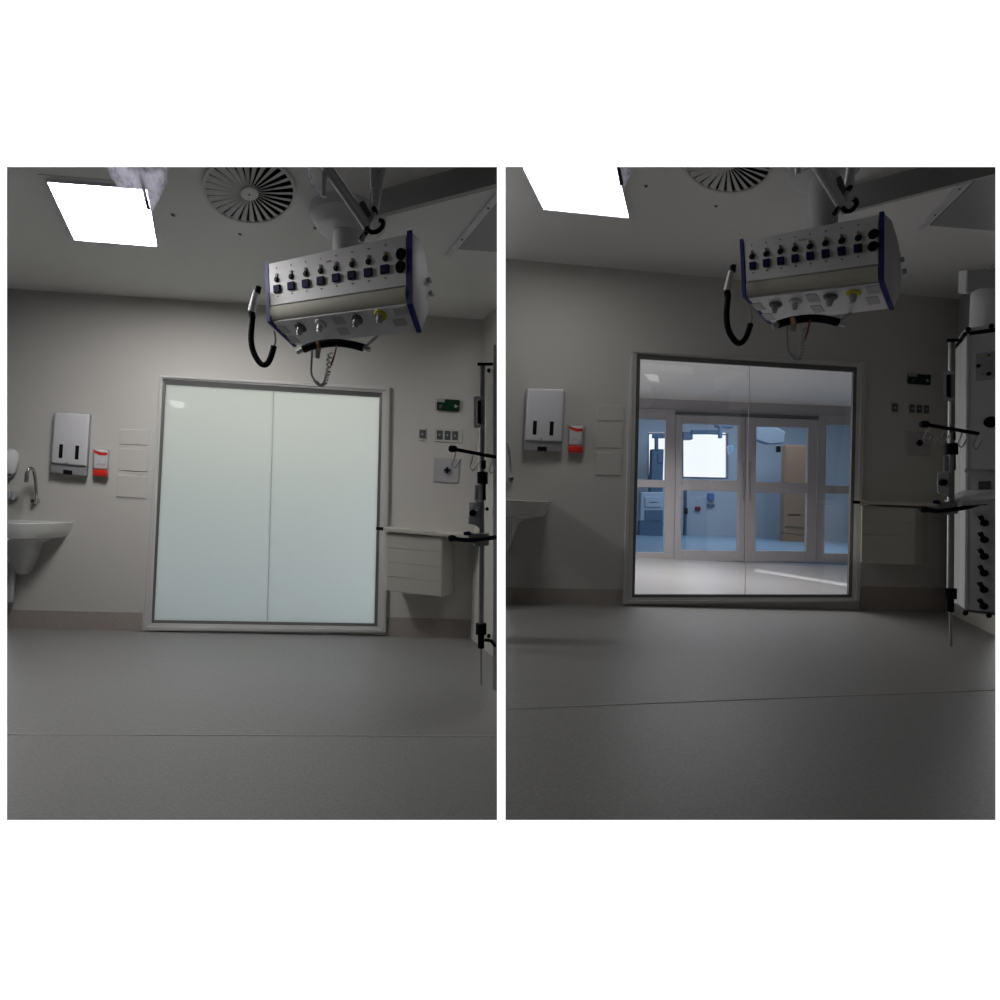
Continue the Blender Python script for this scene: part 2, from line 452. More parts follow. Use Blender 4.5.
    for (s, t) in PST['big']:
        obj('round_socket', MB().lathe(FP(s, t, .006), fn, [(0, .031 * (.4 + .6 * kx)), (.010, .030 * (.4 + .6 * kx)), (.014, .022 * (.4 + .6 * kx)), (.008, .018 * (.4 + .6 * kx))], 24), 'black', o, label='large black round socket')
    b0 = PST['badge'][0]
    obj('badge', MB().box(FP(b0[0], b0[1], .007), ux * .018, uz * .004, fn * .002), 'greyp', o)
    uv = (LB - LK).normalized()
    for k, (s, t) in enumerate(PST['gas']):
        p = LP(s, t, .006)
        mm = ('chrome', 'plastic', 'chrome', 'yellow')[k]
        g = obj('gas_outlet', MB().lathe(p, ln, [(0, .036), (.010, .036), (.016, .030), (.016, .020)], 20), ('darkgrey', 'white', 'darkgrey', 'yellow')[k], o, label=('dark-collared gas outlet', 'white gas outlet', 'dark-collared gas outlet', 'yellow gas outlet')[k])
        if g: obj('probe', MB().lathe(p + ln * .012, ln * .6 - ez * .8, [(0, .018), (.03, .018), (.034, .014), (.046, .013)], 14), 'greyp' if k != 1 else 'plastic', g)
    for (s, t) in PST['plate']:
        obj('label_plate', MB().prism([LP(s - .04, t - .13, .007), LP(s + .04, t - .13, .007), LP(s + .04, t + .13, .007), LP(s - .04, t + .13, .007)], ln * .002), 'midgrey', o)
    # knobs on the far edge of the right end plate
    for px in c['knobs']:
        p = hit(*px, RT, d)
        obj('side_knob', MB().lathe(p - d * .0, d, [(-.004, .016), (.012, .016), (.015, .011)], 12), 'greyp', o)
    # grab handle under the unit
    pts = [at(x, y, yl * .5 + yr * .5) for x, y in c['handle']]
    obj('handle_grip', MB().tube(pts[1:-1], .022, 12), 'black', o, smooth=True, label='black curved grab handle')
    for a, b in ((pts[0], pts[1]), (pts[-1], pts[-2])):
        obj('handle_end', MB().cyl(a, b, .014, seg=12), 'steel', o, smooth=True)
    for k, f in ((1, .3), (-2, .7)):
        p = pts[k]; q = lerp(LB, RB, f); q = V((q.x, q.y, q.z))
        obj('handle_bracket', MB().tube([p, q], .009, 8), 'greyp', o)
    # column and canopy to the ceiling
    xb, yb = c['col']; r_px = c['colr']
    yc = (yl + yr) / 2 + .12
    base = at(xb, yb, yc); r = r_px / F * yc
    obj('column', MB().lathe(V((base.x, base.y, base.z - .06)), ez, [(0, r), (R.zc - base.z + .06, r)], 28), 'white', o, smooth=True)
    R0 = r * 1.0
    obj('ceiling_canopy', MB().lathe(V((base.x, base.y, R.zc)), -ez, [(0, r * 2.6), (.06, r * 2.6), (.065, r * 2.5), (.115, r * 2.1), (.12, r * 1.95), (.125, r * 1.15)], 40), 'plastic', o, smooth=True)
    return o

def wall_item(R, q, d, m, name, label, cat, group=None, bev=.008):
    return obj(name, R.slab(q, 0, d).bevel(bev), m, label=label, cat=cat, group=group, smooth=True)

def towel_dispenser(R, q, label):
    b = R.w(*qlerp(q, .5, 1)); o = thing('towel_dispenser', b, label, 'dispenser')
    top = qsub(q, 0, 0, 1, .84); low = qsub(q, 0, .84, 1, 1)
    mb = R.slab(q, 0, .07, .7).bevel(.01, 2); obj('body', mb, 'greyp', o, smooth=True)
    mb = MB(); mb.prism(R.quad(qsub(q, .03, .012, .97, .835), .092), None, R.quad(qsub(q, .0, 0, 1.0, .845), .065)); mb.bevel(.012, 3)
    obj('cover', mb, 'plastic', o, smooth=True, label='pale lilac-white front cover')
    for u in (.26, .70):
        obj('window_slot', R.slab(qsub(q, u - .05, .52, u + .05, .745), .088, .0935), 'black', o)
    obj('lock', MB().lathe(R.w(*qlerp(q, .45, .805), .092), -R.ey, [(0, .008), (.004, .007)], 12), 'greyp', o)
    obj('paper_slot', R.slab(qsub(q, .36, .93, .6, 1.0), .06, .0735), 'black', o)

def soap_dispenser(R, q, label):
    b = R.w(*qlerp(q, .5, 1)); o = thing('soap_dispenser', b, label, 'dispenser')
    obj('backplate', R.slab(qsub(q, -.02, .0, 1.06, 1), 0, .03, .7).bevel(.006), 'greyp', o, smooth=True)
    obj('body', R.slab(qsub(q, .02, .02, .92, .74), .025, .06, .6).bevel(.015, 3), 'white', o, smooth=True)
    obj('red_band', MB().prism(R.quad([qlerp(q, .03, .04), qlerp(q, .5, .12), qlerp(q, .9, .1), qlerp(q, .9, .2), qlerp(q, .45, .22), qlerp(q, .03, .12)], .063), R.ey * .006), 'red', o, label='red wavy band')
    obj('red_base', R.slab(qsub(q, 0, .74, .95, 1), .025, .065, .6).bevel(.012, 3), 'red', o, smooth=True, label='red lever base')
    for u in (.3, .68):
        p = R.w(*qlerp(q, u, .52), .06)
        obj('droplet', MB().lathe(p, -R.ey, [(0, .014), (.004, .010)], 12), 'plastic', o)

def sink(R, cx, rim_y, half, label):
    c = R.w(cx, rim_y); o = thing('wash_basin', c - V((0, 0, .5)), label, 'sink')
    def D(z, hw, dep, n=22, inset=0):
        pts = []
        for i in range(n + 1):
            t = math.pi * i / n
            x = hw * math.copysign(abs(math.cos(t)) ** .65, math.cos(t)); y = dep * abs(math.sin(t)) ** .7
            pts.append(V((c.x, c.y, z)) + R.ex * x - R.ey * (y + inset))
        return pts
    mb = MB(); h = half
    mb.rings([D(c.z - .150, h * .50, .22), D(c.z - .145, h * .72, .33), D(c.z - .125, h * .86, .40), D(c.z - .08, h * .93, .425), D(c.z - .02, h * .985, .445), D(c.z - .005, h, .45), D(c.z, h * .99, .445),
              D(c.z - .002, h * .93, .40, inset=.02), D(c.z - .09, h * .82, .33, inset=.03), D(c.z - .11, h * .5, .2, inset=.08)])
    obj('bowl', mb, 'porcelain', o, smooth=True)
    mb = MB()
    mb.rings([D(c.z - .46, h * .06, .05), D(c.z - .44, h * .11, .08), D(c.z - .38, h * .19, .11), D(c.z - .28, h * .28, .14), D(c.z - .19, h * .36, .17), D(c.z - .13, h * .62, .24)])
    obj('shroud', mb, 'porcelain', o, smooth=True)

def tap(R, pts, nozzle, label):
    P = [R.w(x, y, off) for x, y, off in pts]
    o = thing('wall_tap', P[0], label, 'tap')
    obj('spout', MB().tube(P, .011, 10), 'chrome', o, smooth=True)
    obj('base_flange', MB().lathe(R.w(pts[0][0], pts[0][1]), -R.ey, [(0, .026), (.012, .024), (.05, .016)], 18), 'chrome', o, smooth=True)
    if nozzle: obj('nozzle', MB().cyl(P[-1] + V((0, 0, .045)), P[-1] - V((0, 0, .035)), .013, seg=12), 'darkgrey', o, smooth=True)

def rack(R, q, label):
    o = thing('wall_rack', R.w(*qlerp(q, .5, 1)), label, 'rack')
    obj('backboard', R.slab(q, 0, .003), 'wall', o)
    for v0, v1 in ((.0, .22), (.28, .60), (.66, .98)):
        obj('tray', R.slab(qsub(q, .04, v0, .96, v1), .002, .009, .5).bevel(.003, 1), 'wall', o)
    for u in (.35, .7):
        for v in (.2, .62):
            obj('fixing', MB().lathe(R.w(*qlerp(q, u, v), .009), -R.ey, [(0, .006), (.003, .005)], 8), 'wall', o)

def exit_sign(R, q, label):
    o = thing('exit_sign', R.w(*qlerp(q, .5, 1)), label, 'sign')
    obj('panel', R.slab(q, 0, .03).bevel(.004, 1), 'green', o)
    obj('pale_corner', R.slab(qsub(q, .0, .0, .34, .3), .02, .033), 'greyp', o, label='pale grey corner patch')
    obj('arrow', MB().prism(R.quad([qlerp(q, .78, .42), qlerp(q, .95, .6), qlerp(q, .78, .76)], .032), R.ey * .004), 'midgrey', o)
    obj('figure', MB().prism(R.quad([qlerp(q, .1, .62), qlerp(q, .2, .5), qlerp(q, .24, .72), qlerp(q, .18, .9), qlerp(q, .08, .88)], .032), R.ey * .004), 'darkgrey', o)

def switch(R, q, n, label):
    o = thing('light_switch', R.w(*qlerp(q, .5, 1)), label, 'switch')
    k = .08 / n
    obj('plate', R.slab(qsub(q, -.12, -.3, 1.12, 1.3), 0, .008).bevel(.002, 1), 'wood', o)
    for i in range(n):
        a = i / n + .05 / n * (n > 1); b = (i + 1) / n - .22 / n * (n > 1)
        if n == 1: a, b = 0, 1
        r = obj('rocker', R.slab(qsub(q, a, 0, b, 1), .006, .014).bevel(.002, 1), 'darkgrey', o)
        m = (a + b) / 2; w = (b - a) * .16
        if r: obj('marker', R.slab(qsub(q, m - w, .4, m + w, .6), .012, .0155), 'midgrey', r)

def outlet(R, q, c, label):
    o = thing('wall_plate', R.w(*qlerp(q, .5, 1)), label, 'wall plate')
    obj('plate', R.slab(q, 0, .012).bevel(.003, 1), mat('plate_grey', (.45, .44, .45), .5), o)
    p = R.w(*c, .012)
    obj('knob', MB().box(p - R.ey * .01, R.ex * .026, V((0, 0, .009)), R.ey * .012).box(p - R.ey * .012, R.ex * .009, V((0, 0, .028)), R.ey * .013), 'black', o, label='black cross-shaped knob')

def bench(R, T, front, shift, tip, label_t, label_b):
    """T: worktop front edge quad, front: cupboard front quad; shift: the plan's splay along the wall"""
    d = .26
    o = thing('worktop', R.w(*qlerp(T, .5, 1)), label_t, 'worktop')
    obj('board', R.slab(T, 0.0, d, 0, shift).bevel(.004, 1), 'wood', o)
    obj('end_cap', R.slab(tip, d - .03, d + .004, 0, shift * .1).bevel(.004, 1), 'black', o, label='dark end cap')
    o = thing('wall_cupboard', R.w(*qlerp(front, .5, 1)), label_b, 'cupboard')
    obj('carcass', R.slab(front, 0, d - .03, 0, shift).bevel(.004, 1), 'wood', o)
    for k in range(4):
        obj('drawer_front', R.slab(qsub(front, .015, .015 + k * .2465, .985, .015 + k * .2465 + .238), d - .035, d - .024).bevel(.002, 1), 'wood', o)

def iv_pole(R, dx, dy, yp, c, word):
    """pole in pixels relative to its top"""
    def A(x, y, dd=0.0): return at(x + dx, y + dy, yp + dd)
    def pr(q, dep, m, name, par, bev=.003, **kw):
        return obj(name, MB().prism([A(*p) for p in q], V((0, dep, 0))).bevel(bev, 1), m, par, **kw)
    o = thing('infusion_pole', A(c['pole'][-1][0], c['rod'][1][1]), 'grey steel pole with black clamps ' + word, 'pole')
    obj('pole', MB().tube([A(*p) for p in c['pole']], .017, 12, 1), 'steel', o, smooth=True)
    obj('rod', MB().tube([A(*p) for p in c['rod']], .008, 10, 1), 'steel', o, smooth=True)
    for q in c['clamps']:
        (x0, y0), (x1, y1), w = q
        obj('clamp', MB().cyl(A(x0, y0), A(x1, y1), w / F * yp, seg=16), 'black', o, smooth=True)
    x0, y0, x1, y1 = c['bracket']
    obj('bracket', MB().prism([A(*p, -.02) for p in rect(x0, y0, x0 + 3, y1)], ray(x0 + dx, y0 + dy) * .04), 'plastic', o)
    for y in (y0, y1 - 3):
        obj('bracket_arm', MB().prism([A(*p, -.025) for p in rect(x0, y, x1, y + 3)], ray(x0 + dx, y + dy) * .05), 'plastic', o)
    obj('bracket_slot', MB().prism([A(*p, -.02) for p in rect(x0 + 3.5, y0 + 4, x0 + 7, y1 - 4)], ray(x0 + dx, y0 + dy) * .03), 'black', o)
    (a, b) = c['bar']
    obj('hook_bar', MB().tube([A(*a, -.03), A(*b, -.03)], .011, 10), 'black', o, smooth=True, label='black sloping hook bar')
    obj('bar_tip', MB().lathe(A(*a, -.03) - V((.02, 0, 0)), V((1, 0, 0)), [(0, .012), (.01, .02), (.04, .02), (.05, .012)], 12), 'black', o, smooth=True)
    for h in c['hooks']:
        obj('hook', MB().tube([A(x, y, -.03) for x, y in h], .0035, 6), 'steel', o, smooth=True)
    obj('cap', MB().prism([A(*p, -.03) for p in c['cap']], ray(c['cap'][0][0] + dx, c['cap'][0][1] + dy) * .06), 'black', o)
    return o

def pump(R, dx, dy, yp, c, word):
    def A(x, y, dd=0.0): return at(x + dx, y + dy, yp + dd)
    o = thing('infusion_pump', A(c['body'][2][0], c['body'][2][1]), 'white device with a black knob on the pole ' + word, 'medical device')
    obj('body', MB().prism([A(*p, -.02) for p in c['body']], ray(*c['body'][0]) * .07).bevel(.008, 2), 'plastic', o, smooth=True)
    obj('neck', MB().prism([A(*p, .0) for p in c['neck']], ray(*c['neck'][0]) * .05).bevel(.006, 1), 'midgrey', o)
    obj('knob', MB().lathe(A(*c['knob'], -.02), V((0, -1, 0)), [(0, .02), (.02, .018), (.024, .01)], 16), 'black', o, smooth=True)
    obj('dial', MB().lathe(A(c['knob'][0] + 4.5, c['knob'][1] + 1, -.02), V((0, -1, 0)), [(0, .022), (.006, .02)], 16), 'greyp', o, smooth=True)
    return o

def push_bar(R, dx, dy, yp, c, word):
    def A(x, y, dd=0.0): return at(x + dx, y + dy, yp + dd)
    o = thing('equipment_tray', A(*c['bar'][1]), 'grey tray with a black bar ' + word, 'tray')
    obj('tray', MB().prism([A(*p, -.02) for p in c['tray']], ray(*c['tray'][0]) * .08).bevel(.004, 1), 'midgrey', o)
    obj('bar', MB().tube([A(*p, -.06) for p in c['bar']], .013, 10), 'black', o, smooth=True, label='black curved bar')
    obj('bar_tip', MB().lathe(A(*c['bar'][0], -.06) - V((.02, 0, 0)), V((1, 0, 0)), [(0, .012), (.01, .019), (.03, .019), (.045, .012)], 12), 'black', o, smooth=True)
    obj('plug', MB().prism([A(*p, -.03) for p in c['plug']], ray(*c['plug'][0]) * .04).bevel(.006, 1), 'navy', o)

def ceiling_arm(R, y, tubes, joints, loop, spig, label):
    o = thing('suspension_arm', at(*tubes[0][1], y), label, 'ceiling arm')
    for (a, b, r, m) in tubes:
        obj('arm_tube', MB().cyl(at(*a, y), at(*b, y), r, seg=14), m, o, smooth=True)
    for (p, r) in joints:
        q = at(*p, y)
        obj('joint', MB().lathe(q - V((0, .02, 0)), V((0, 1, 0)), [(0, r * .8), (.01, r), (.03, r), (.04, r * .8)], 16), 'black', o, smooth=True)
    obj('cable_loop', MB().tube([at(*p, y - .02) for p in loop], .010, 8), 'black', o, smooth=True, label='black cable loop')
    for k, (a, b, m) in enumerate(spig):
        obj('spigot', MB().cyl(at(*a, y), at(*b, y), .011, seg=10), m, o, smooth=True)

def hand_control(R, c, y, label):
    o = thing('hand_control', at(*c['grip'][1], y), label, 'hand control')
    obj('grip', MB().cyl(at(*c['grip'][0], y), at(*c['grip'][1], y), .016, .022, 14).bevel(.004, 1), 'white', o, smooth=True)
    obj('button_head', MB().cyl(at(*c['head'][0], y), at(*c['head'][1], y), .018, seg=12), 'black', o, smooth=True)
    obj('corrugated_hose', MB().tube([at(*p, y) for p in c['hose']], .017, 10), 'black', o, smooth=True, label='black hose hanging in a loop')
    obj('holder', MB().tube([at(*p, y) for p in c['tail']], .006, 8), 'greyp', o, smooth=True)
    obj('ferrule', MB().cyl(at(*c['grip'][1], y), at(*c['hose'][0], y), .019, seg=12), 'black', o, smooth=True)

def coil_cable(R, c, y, label):
    o = thing('coiled_cable', at(*c['a'][-1], y), label, 'cable')
    P = [at(*p, y) for p in c['a']]
    obj('tube', MB().tube(P, .006, 8), 'greyp', o, smooth=True)
    # coil: a helix round the second half
    Q = [at(*p, y) for p in c['b']]
    n = 150; pts = []
    for i in range(n + 1):
        t = i / n * (len(Q) - 1); k = min(int(t), len(Q) - 2); p = lerp(Q[k], Q[k + 1], t - k)
        a = i / n * 2 * math.pi * 16
        pts.append(p + V((math.cos(a) * .011, math.sin(a) * .011, 0)))
    obj('coil', MB().tube(pts, .0042, 6, 1), 'midgrey', o, smooth=True)
    obj('red_cord', MB().tube([at(*p, y - .01) for p in c['red']], .005, 8), 'dullred', o, smooth=True, label='thin red cord')
    obj('clip', MB().cyl(at(*c['clip'][0], y - .02), at(*c['clip'][1], y - .02), .024, seg=12), 'orange', o, smooth=True, label='tan clip')
    obj('bulb', MB().cyl(at(*c['bulb'][0], y), at(*c['bulb'][1], y), .018, .012, 12), 'greyp', o, smooth=True)

def downstand(R, A0, A1, B1, label):
    """board hung from the ceiling: A0-A1 its top line, B1 one pixel on its lower edge below A1"""
    p, q = R.c(*A0), R.c(*A1)
    n = (q - p).cross(V((0, 0, 1))).normalized()
    low = hit(*B1, p, n)
    dz = R.zc - low.z
    print('downstand drop', dz)
    dr = (q - p).normalized(); p = p - dr * .2; q = q + dr * 1.5
    s = n if n.y > 0 else -n
    obj('trim_1', MB().prism([p, q, q - V((0, 0, dz)), p - V((0, 0, dz))], s * .03), 'board', kind='structure')

def unlit_panel(R, poly, rail, label):
    o = thing('ceiling_panel', R.c(*poly[0]), label, 'ceiling panel')
    obj('panel', MB().prism([R.c(*p) for p in poly], (0, 0, -.012)), 'offlamp', o)
    a, b = R.c(*rail[0]), R.c(*rail[1]); d = (b - a).normalized(); n = d.cross(V((0, 0, 1)))
    obj('edge_rail', MB().prism([a - n * .018, b - n * .018, b + n * .018, a + n * .018], (0, 0, -.02)), 'plastic', o)
    for t in (.3, .75):
        obj('screw', MB().lathe(lerp(a, b, t) - V((0, 0, .02)) , V((0, 0, -1)), [(0, .008), (.004, .006)], 8), 'darkgrey', o)

def mirror_lamp(R, q, lm, label):
    """the second lamp, behind the camera, whose reflection the glass shows at pixels q"""
    pts = []
    for p in q:
        h = R.w(*p, -.006); r = ray(*p); r = r - 2 * r.dot(R.n) * R.n
        pts.append(h + r * ((R.zc - h.z) / r.z))
    c = sum(pts, V()) / 4
    global CLIP
    keep, CLIP = CLIP, None
    print('mirror lamp at', [tuple(round(x, 2) for x in p) for p in pts])
    o = thing('ceiling_light', c, label, 'ceiling light')
    obj('diffuser', MB().prism([p - V((0, 0, .006)) for p in pts], (0, 0, .004)), lm, o)
    obj('rim', MB().ring([lerp(p, c, -.12) for p in pts], pts, (0, 0, -.014)), 'midgrey', o)
    xs, ys = [p.x for p in pts], [p.y for p in pts]
    x0, x1, y0, y1 = min(xs) - .2, max(xs) + .2, min(ys) - .2, max(ys) + .2
    obj('ceiling', MB().prism([V((x0, y0, R.zc)), V((x1, y0, R.zc)), V((x1, y1, R.zc)), V((x0, y1, R.zc))], (0, 0, .1)), 'ceil', kind='structure')
    CLIP = keep

def area(name, loc, rot, sx, sy, power, col):
    l = bpy.data.lights.new(name, 'AREA'); l.shape = 'RECTANGLE'; l.size = sx; l.size_y = sy; l.energy = power; l.color = col
    o = bpy.data.objects.new(name, l); COL.objects.link(o); o.location = loc; o.rotation_euler = rot
    return o

# ------------------------------------------------------------------ sky: white ahead, dim behind
w = bpy.data.worlds.new('world'); sc.world = w; w.use_nodes = True
nt = w.node_tree; bg = nt.nodes['Background']
tc = nt.nodes.new('ShaderNodeTexCoord'); sx = nt.nodes.new('ShaderNodeSeparateXYZ')
mr = nt.nodes.new('ShaderNodeMapRange'); mr.inputs['From Min'].default_value = 0.55; mr.inputs['From Max'].default_value = 0.60
mixc = nt.nodes.new('ShaderNodeMix'); mixc.data_type = 'RGBA'
AMB = (0.012, 0.012, 0.012); GND = (0.065, 0.064, 0.062)
mg = nt.nodes.new('ShaderNodeMix'); mg.data_type = 'RGBA'; mg.inputs[6].default_value = (*AMB, 1); mg.inputs[7].default_value = (*GND, 1)
mz = nt.nodes.new('ShaderNodeMapRange'); mz.inputs['From Min'].default_value = 0.0; mz.inputs['From Max'].default_value = -0.35
nt.links.new(sx.outputs['Z'], mz.inputs['Value']); nt.links.new(mz.outputs[0], mg.inputs[0]); nt.links.new(mg.outputs[2], mixc.inputs[6])
mixc.inputs[7].default_value = (1.22, 1.22, 1.22, 1)
nt.links.new(tc.outputs['Generated'], sx.inputs[0]); nt.links.new(sx.outputs['Y'], mr.inputs['Value'])
nt.links.new(mr.outputs[0], mixc.inputs[0]); nt.links.new(mixc.outputs[2], bg.inputs['Color']); bg.inputs['Strength'].default_value = 1.03

# ================================================================== ROOM WITH THE FROSTED WINDOW (left)
L = Room(.075, 252, 4.77, 7, 497, 167, 820, (270, 633.5), (130, 296.5))
CLIP = L.clip
T = [(159.6, 375.4), (390.4, 387.4), (386.2, 632.8), (142.8, 630.8)]
I = [(162.8, 378.8), (382.5, 392.8), (377.5, 626.5), (151.5, 623.0)]
G = [(165.5, 384.2), (379.6, 397.2), (374.5, 623.6), (153.6, 620.2)]
win = shell(L, I, G, (482.5, 326, 499.5, 4.50), (([(-20, 609), (143, 612.5)]), ([(386, 617), (481, 620)])), 0, '', 0)
window_frame(L, win, T, I, G)
glass(L, win, G, ((273.7, 390), (267.3, 622)), 'frost')
LAMP_L = lamp_mat('lit_diffuser', (1.0, 0.99, 0.98), 39.0)
LAMP_R = lamp_mat('lit_diffuser_dim', (1.0, 0.99, 0.98), 7.9)
ceiling_lamp(L, [(38, 174), (158, 184), (165, 249), (71, 242)], [(47.5, 182.5), (147, 190), (156.8, 246.6), (74.5, 240)], LAMP_L,
             'square lit ceiling light above the towel dispenser in the frosted-window room')
mirror_lamp(L, [(168, 399), (184, 401), (184, 408.5), (174, 407)], lamp_mat('lit_diffuser_mid', (1, .985, .96), 5.0), 'lit ceiling light mirrored in the top corner of the frosted window')
air_diffuser(L, (249.5, 190), 46, 30.5, 'round swirl air vent on the ceiling right of the fully shown square light', [(173, 215), (240, 234), (315, 228)])
downstand(L, (400, 184), (452, 169), (456, 194.5), '')
unlit_panel(L, [(458, 247.5), (506, 185), (540, 253)], ((448, 254), (506, 183)), 'grey unlit ceiling panel with a pale rail, in the room with the frosted window')
read = dict(
    front=dict(sq=[(260 + x / 5.556, 220 + y / 5.556) for x, y in ((103, 385), (182, 368), (264, 354), (347, 338), (433, 321), (521, 306), (613, 290), (706, 272))],
               rd=[(260 + x / 5.556, 220 + y / 5.556) for x, y in ((99, 333), (180, 316), (261, 300), (344, 284), (430, 268), (519, 248), (611, 232), (706, 213))],
               big=[(260 + x / 5.556, 220 + y / 5.556) for x, y in ((793, 190), (793, 258))],
               badge=[(260 + 385 / 5.556, 220 + 230 / 5.556)]),
    low=dict(gas=[(260 + x / 5.556, 220 + y / 5.556) for x, y in ((235, 590), (352, 572), (557, 545), (690, 522))],
             plate=[(260 + x / 5.556, 220 + y / 5.556) for x, y in ((132, 605), (190, 660), (452, 555), (492, 617), (800, 505), (820, 570))]))
k5 = lambda x, y: (260 + x / 5.556, 220 + y / 5.556)
pl = dict(yl=3.28, yr=2.76, LT=(265.2, 264), LK=(267.6, 320.5), LB=(293.3, 345.4), RT=(412.6, 232.3), RK=(412.6, 302), RB=(421.5, 330.3),
          back=[k5(893, 105), k5(918, 180), k5(935, 280), k5(938, 400), k5(935, 520)], col=(347.5, 246), colr=14.0,
          knobs=[k5(938, 335), k5(950, 410)], orange=(5, 6, 7), redtab=(4,),
          handle=[k5(205, 738), k5(240, 718), k5(310, 695), k5(420, 682), k5(510, 693), k5(575, 710), k5(612, 722)])
pendant(L, pl, 'white ceiling-hung pendant with a row of navy sockets above the frosted window', read)
hand_control(L, dict(grip=((256, 291), (251.5, 312)), head=((258.5, 286.5), (257, 293)), hose=[(252.5, 318), (251, 338), (253.5, 352), (260, 363), (266, 364.5), (270.5, 358), (274, 346)],
             tail=[(274, 346), (275.5, 340), (274, 331)]), 3.24, 'black looped hose with a white grip on the pendant above the frosted window')
coil_cable(L, dict(a=[(312, 350), (311.5, 362), (311.5, 374), (315, 381)], b=[(315, 381), (320, 386), (325, 383), (328, 372), (330, 353)], red=[(336.5, 345.5), (335.5, 351), (333.5, 358), (331, 366)], clip=((317.5, 346), (319.5, 345.5)), bulb=((317.5, 350), (317.5, 358))), 3.0,
           'grey coiled cable with red cord under the pendant handle above the frosted window')
ceiling_arm(L, 2.35, [((322, 164), (367.5, 230), .013, 'white'), ((327, 164), (370, 226), .016, 'plastic'), ((374, 150), (375, 190), .020, 'plastic'), ((386, 150), (375.5, 208), .014, 'white'), ((375, 188), (375, 209), .014, 'white'), ((374, 212), (361, 242), .011, 'greyp'), ((362, 203), (370, 218), .014, 'darkgrey')],
            [((374.8, 210.5), .012)], [(366, 228), (371, 232), (377, 231.5), (382, 227), (383, 222), (379.5, 220)], [((366, 232), (361, 240), 'black'), ((324.5, 172), (324, 197), 'plastic')],
            'pale jointed ceiling arm crossing in front of the pendant column beside the frosted window')
# light head wrapped in clear film
o = thing('surgical_light', at(140, 170, 2.3), 'dark lamp head with handle rod in clear film before the full square ceiling light', 'surgical light')
c0 = at(140, 152, 2.3); axd = (at(150, 209, 2.22) - at(140, 170, 2.3)).normalized()
obj('head', MB().lathe(at(137, 150, 2.3), V((.12, -.1, -1)), [(0, .10), (.04, .085), (.075, .055), (.085, .02)], 28), 'darkgrey', o, smooth=True)
obj('handle_rod', MB().cyl(at(141, 178, 2.28), at(148.5, 209, 2.24), .0065, seg=10), 'darkgrey', o, smooth=True)
mb = MB(); rs = []
for (xa, xb, y, d) in ((112, 166, 150, .10), (112, 165, 172, .10), (114, 162, 183, .08), (124, 159, 195, .05), (140, 154, 205, .025), (146, 152, 213, .006)):
    a, b = at(xa, y, 2.27), at(xb, y, 2.27); m_ = (a + b) / 2; hw = (b - a) / 2
    rs.append([m_ + hw * math.cos(t) * (1 + .05 * math.sin(5 * t + y)) + V((0, d * math.sin(t), 0)) for t in [2 * math.pi * i / 24 for i in range(24)]])
mb.rings(rs); obj('film_cover', mb, 'film', o, smooth=True, label='crumpled clear film cover')
o2 = thing('clear_tube', at(315, 190, 2.6), 'clear plastic tubing hanging left of the pendant column above the frosted window', 'tube')
obj('tubing', MB().tube([at(309, 165, 2.6), at(310.5, 181, 2.6), at(318, 190, 2.6), at(322, 196, 2.6)], .008, 8), 'film', o2, smooth=True)

towel_dispenser(L, [(53.8, 412.0), (90.2, 414.0), (86.5, 476.4), (49.7, 472.6)], 'pale paper towel dispenser with two dark slots above the basin in full view')
soap_dispenser(L, [(93.3, 448.6), (108.4, 450), (107.3, 477), (92.5, 476)], 'small white soap dispenser with a red base, on the wall left of the frosted window')
sink(L, 28, 520.2, .375, 'white wall-hung wash basin with its tap in view, nearest the left edge')
tap(L, [(37, 501, .02), (36.6, 496, .07), (35.8, 483, .10), (33.5, 470.5, .13), (30, 468, .18), (27.6, 472, .2), (26.6, 478, .21)], True, 'chrome gooseneck wall tap with a dark nozzle over the white basin')
o = thing('handwash_pump', L.w(8, 475), 'clear white handwash pump on the wall above the basin, cut by the left edge', 'dispenser')
obj('bottle', MB().lathe(L.w(10, 463, .06) - V((0, 0, .09)), V((0, 0, 1)), [(0, .03), (.02, .045), (.12, .060), (.17, .056), (.20, .035), (.21, .012)], 20), 'white', o, smooth=True)
obj('bracket', L.slab([(2, 471), (13, 471), (11, 477), (2, 477)], 0, .06, .6), 'greyp', o)
o = thing('tap_lever', L.w(10, 495), 'small grey lever pair on the wall beside the gooseneck tap', 'lever')
obj('lever', L.slab(rect(5, 490.5, 9, 498), 0, .05).bevel(.006), 'midgrey', o)
obj('lever', L.slab(rect(10, 491, 13.3, 499.5), 0, .05).bevel(.006), 'greyp', o)
o = thing('waste_bin', L.w(7, 605), 'white rounded bin hung on the wall under the basin, cut by the left edge', 'bin')
obj('body', L.slab([(0, 566), (13.5, 566), (12.5, 603), (0, 603)], 0, .10, .7).bevel(.02, 3), 'white', o, smooth=True)
obj('lid', L.slab([(0, 563.5), (13.8, 563.5), (13.6, 568), (0, 568)], 0, .105, .7).bevel(.008, 2), 'plastic', o, smooth=True)
rack(L, [(119, 429), (150, 430), (147, 500), (115, 498)], 'wall-coloured shallow tiered rack between the soap dispenser and the frosted window')
exit_sign(L, [(437, 398.5), (459.8, 400), (459.4, 411), (436.7, 409.3)], 'small green sign with a pale corner, on the wall right of the frosted window')
switch(L, [(419.4, 429.5), (425.5, 430), (425.3, 438.3), (419.2, 437.8)], 1, 'single dark wall switch right of the frosted window')
switch(L, [(436.6, 430.3), (459.6, 431.5), (459.4, 440.2), (436.4, 439)], 3, 'row of three dark wall switches under the green sign beside the frosted window')
outlet(L, [(434.5, 457.5), (459.5, 459), (458, 483), (433.5, 481.5)], (447, 470.2), 'square grey wall plate with a black cross knob, right of the frosted window')
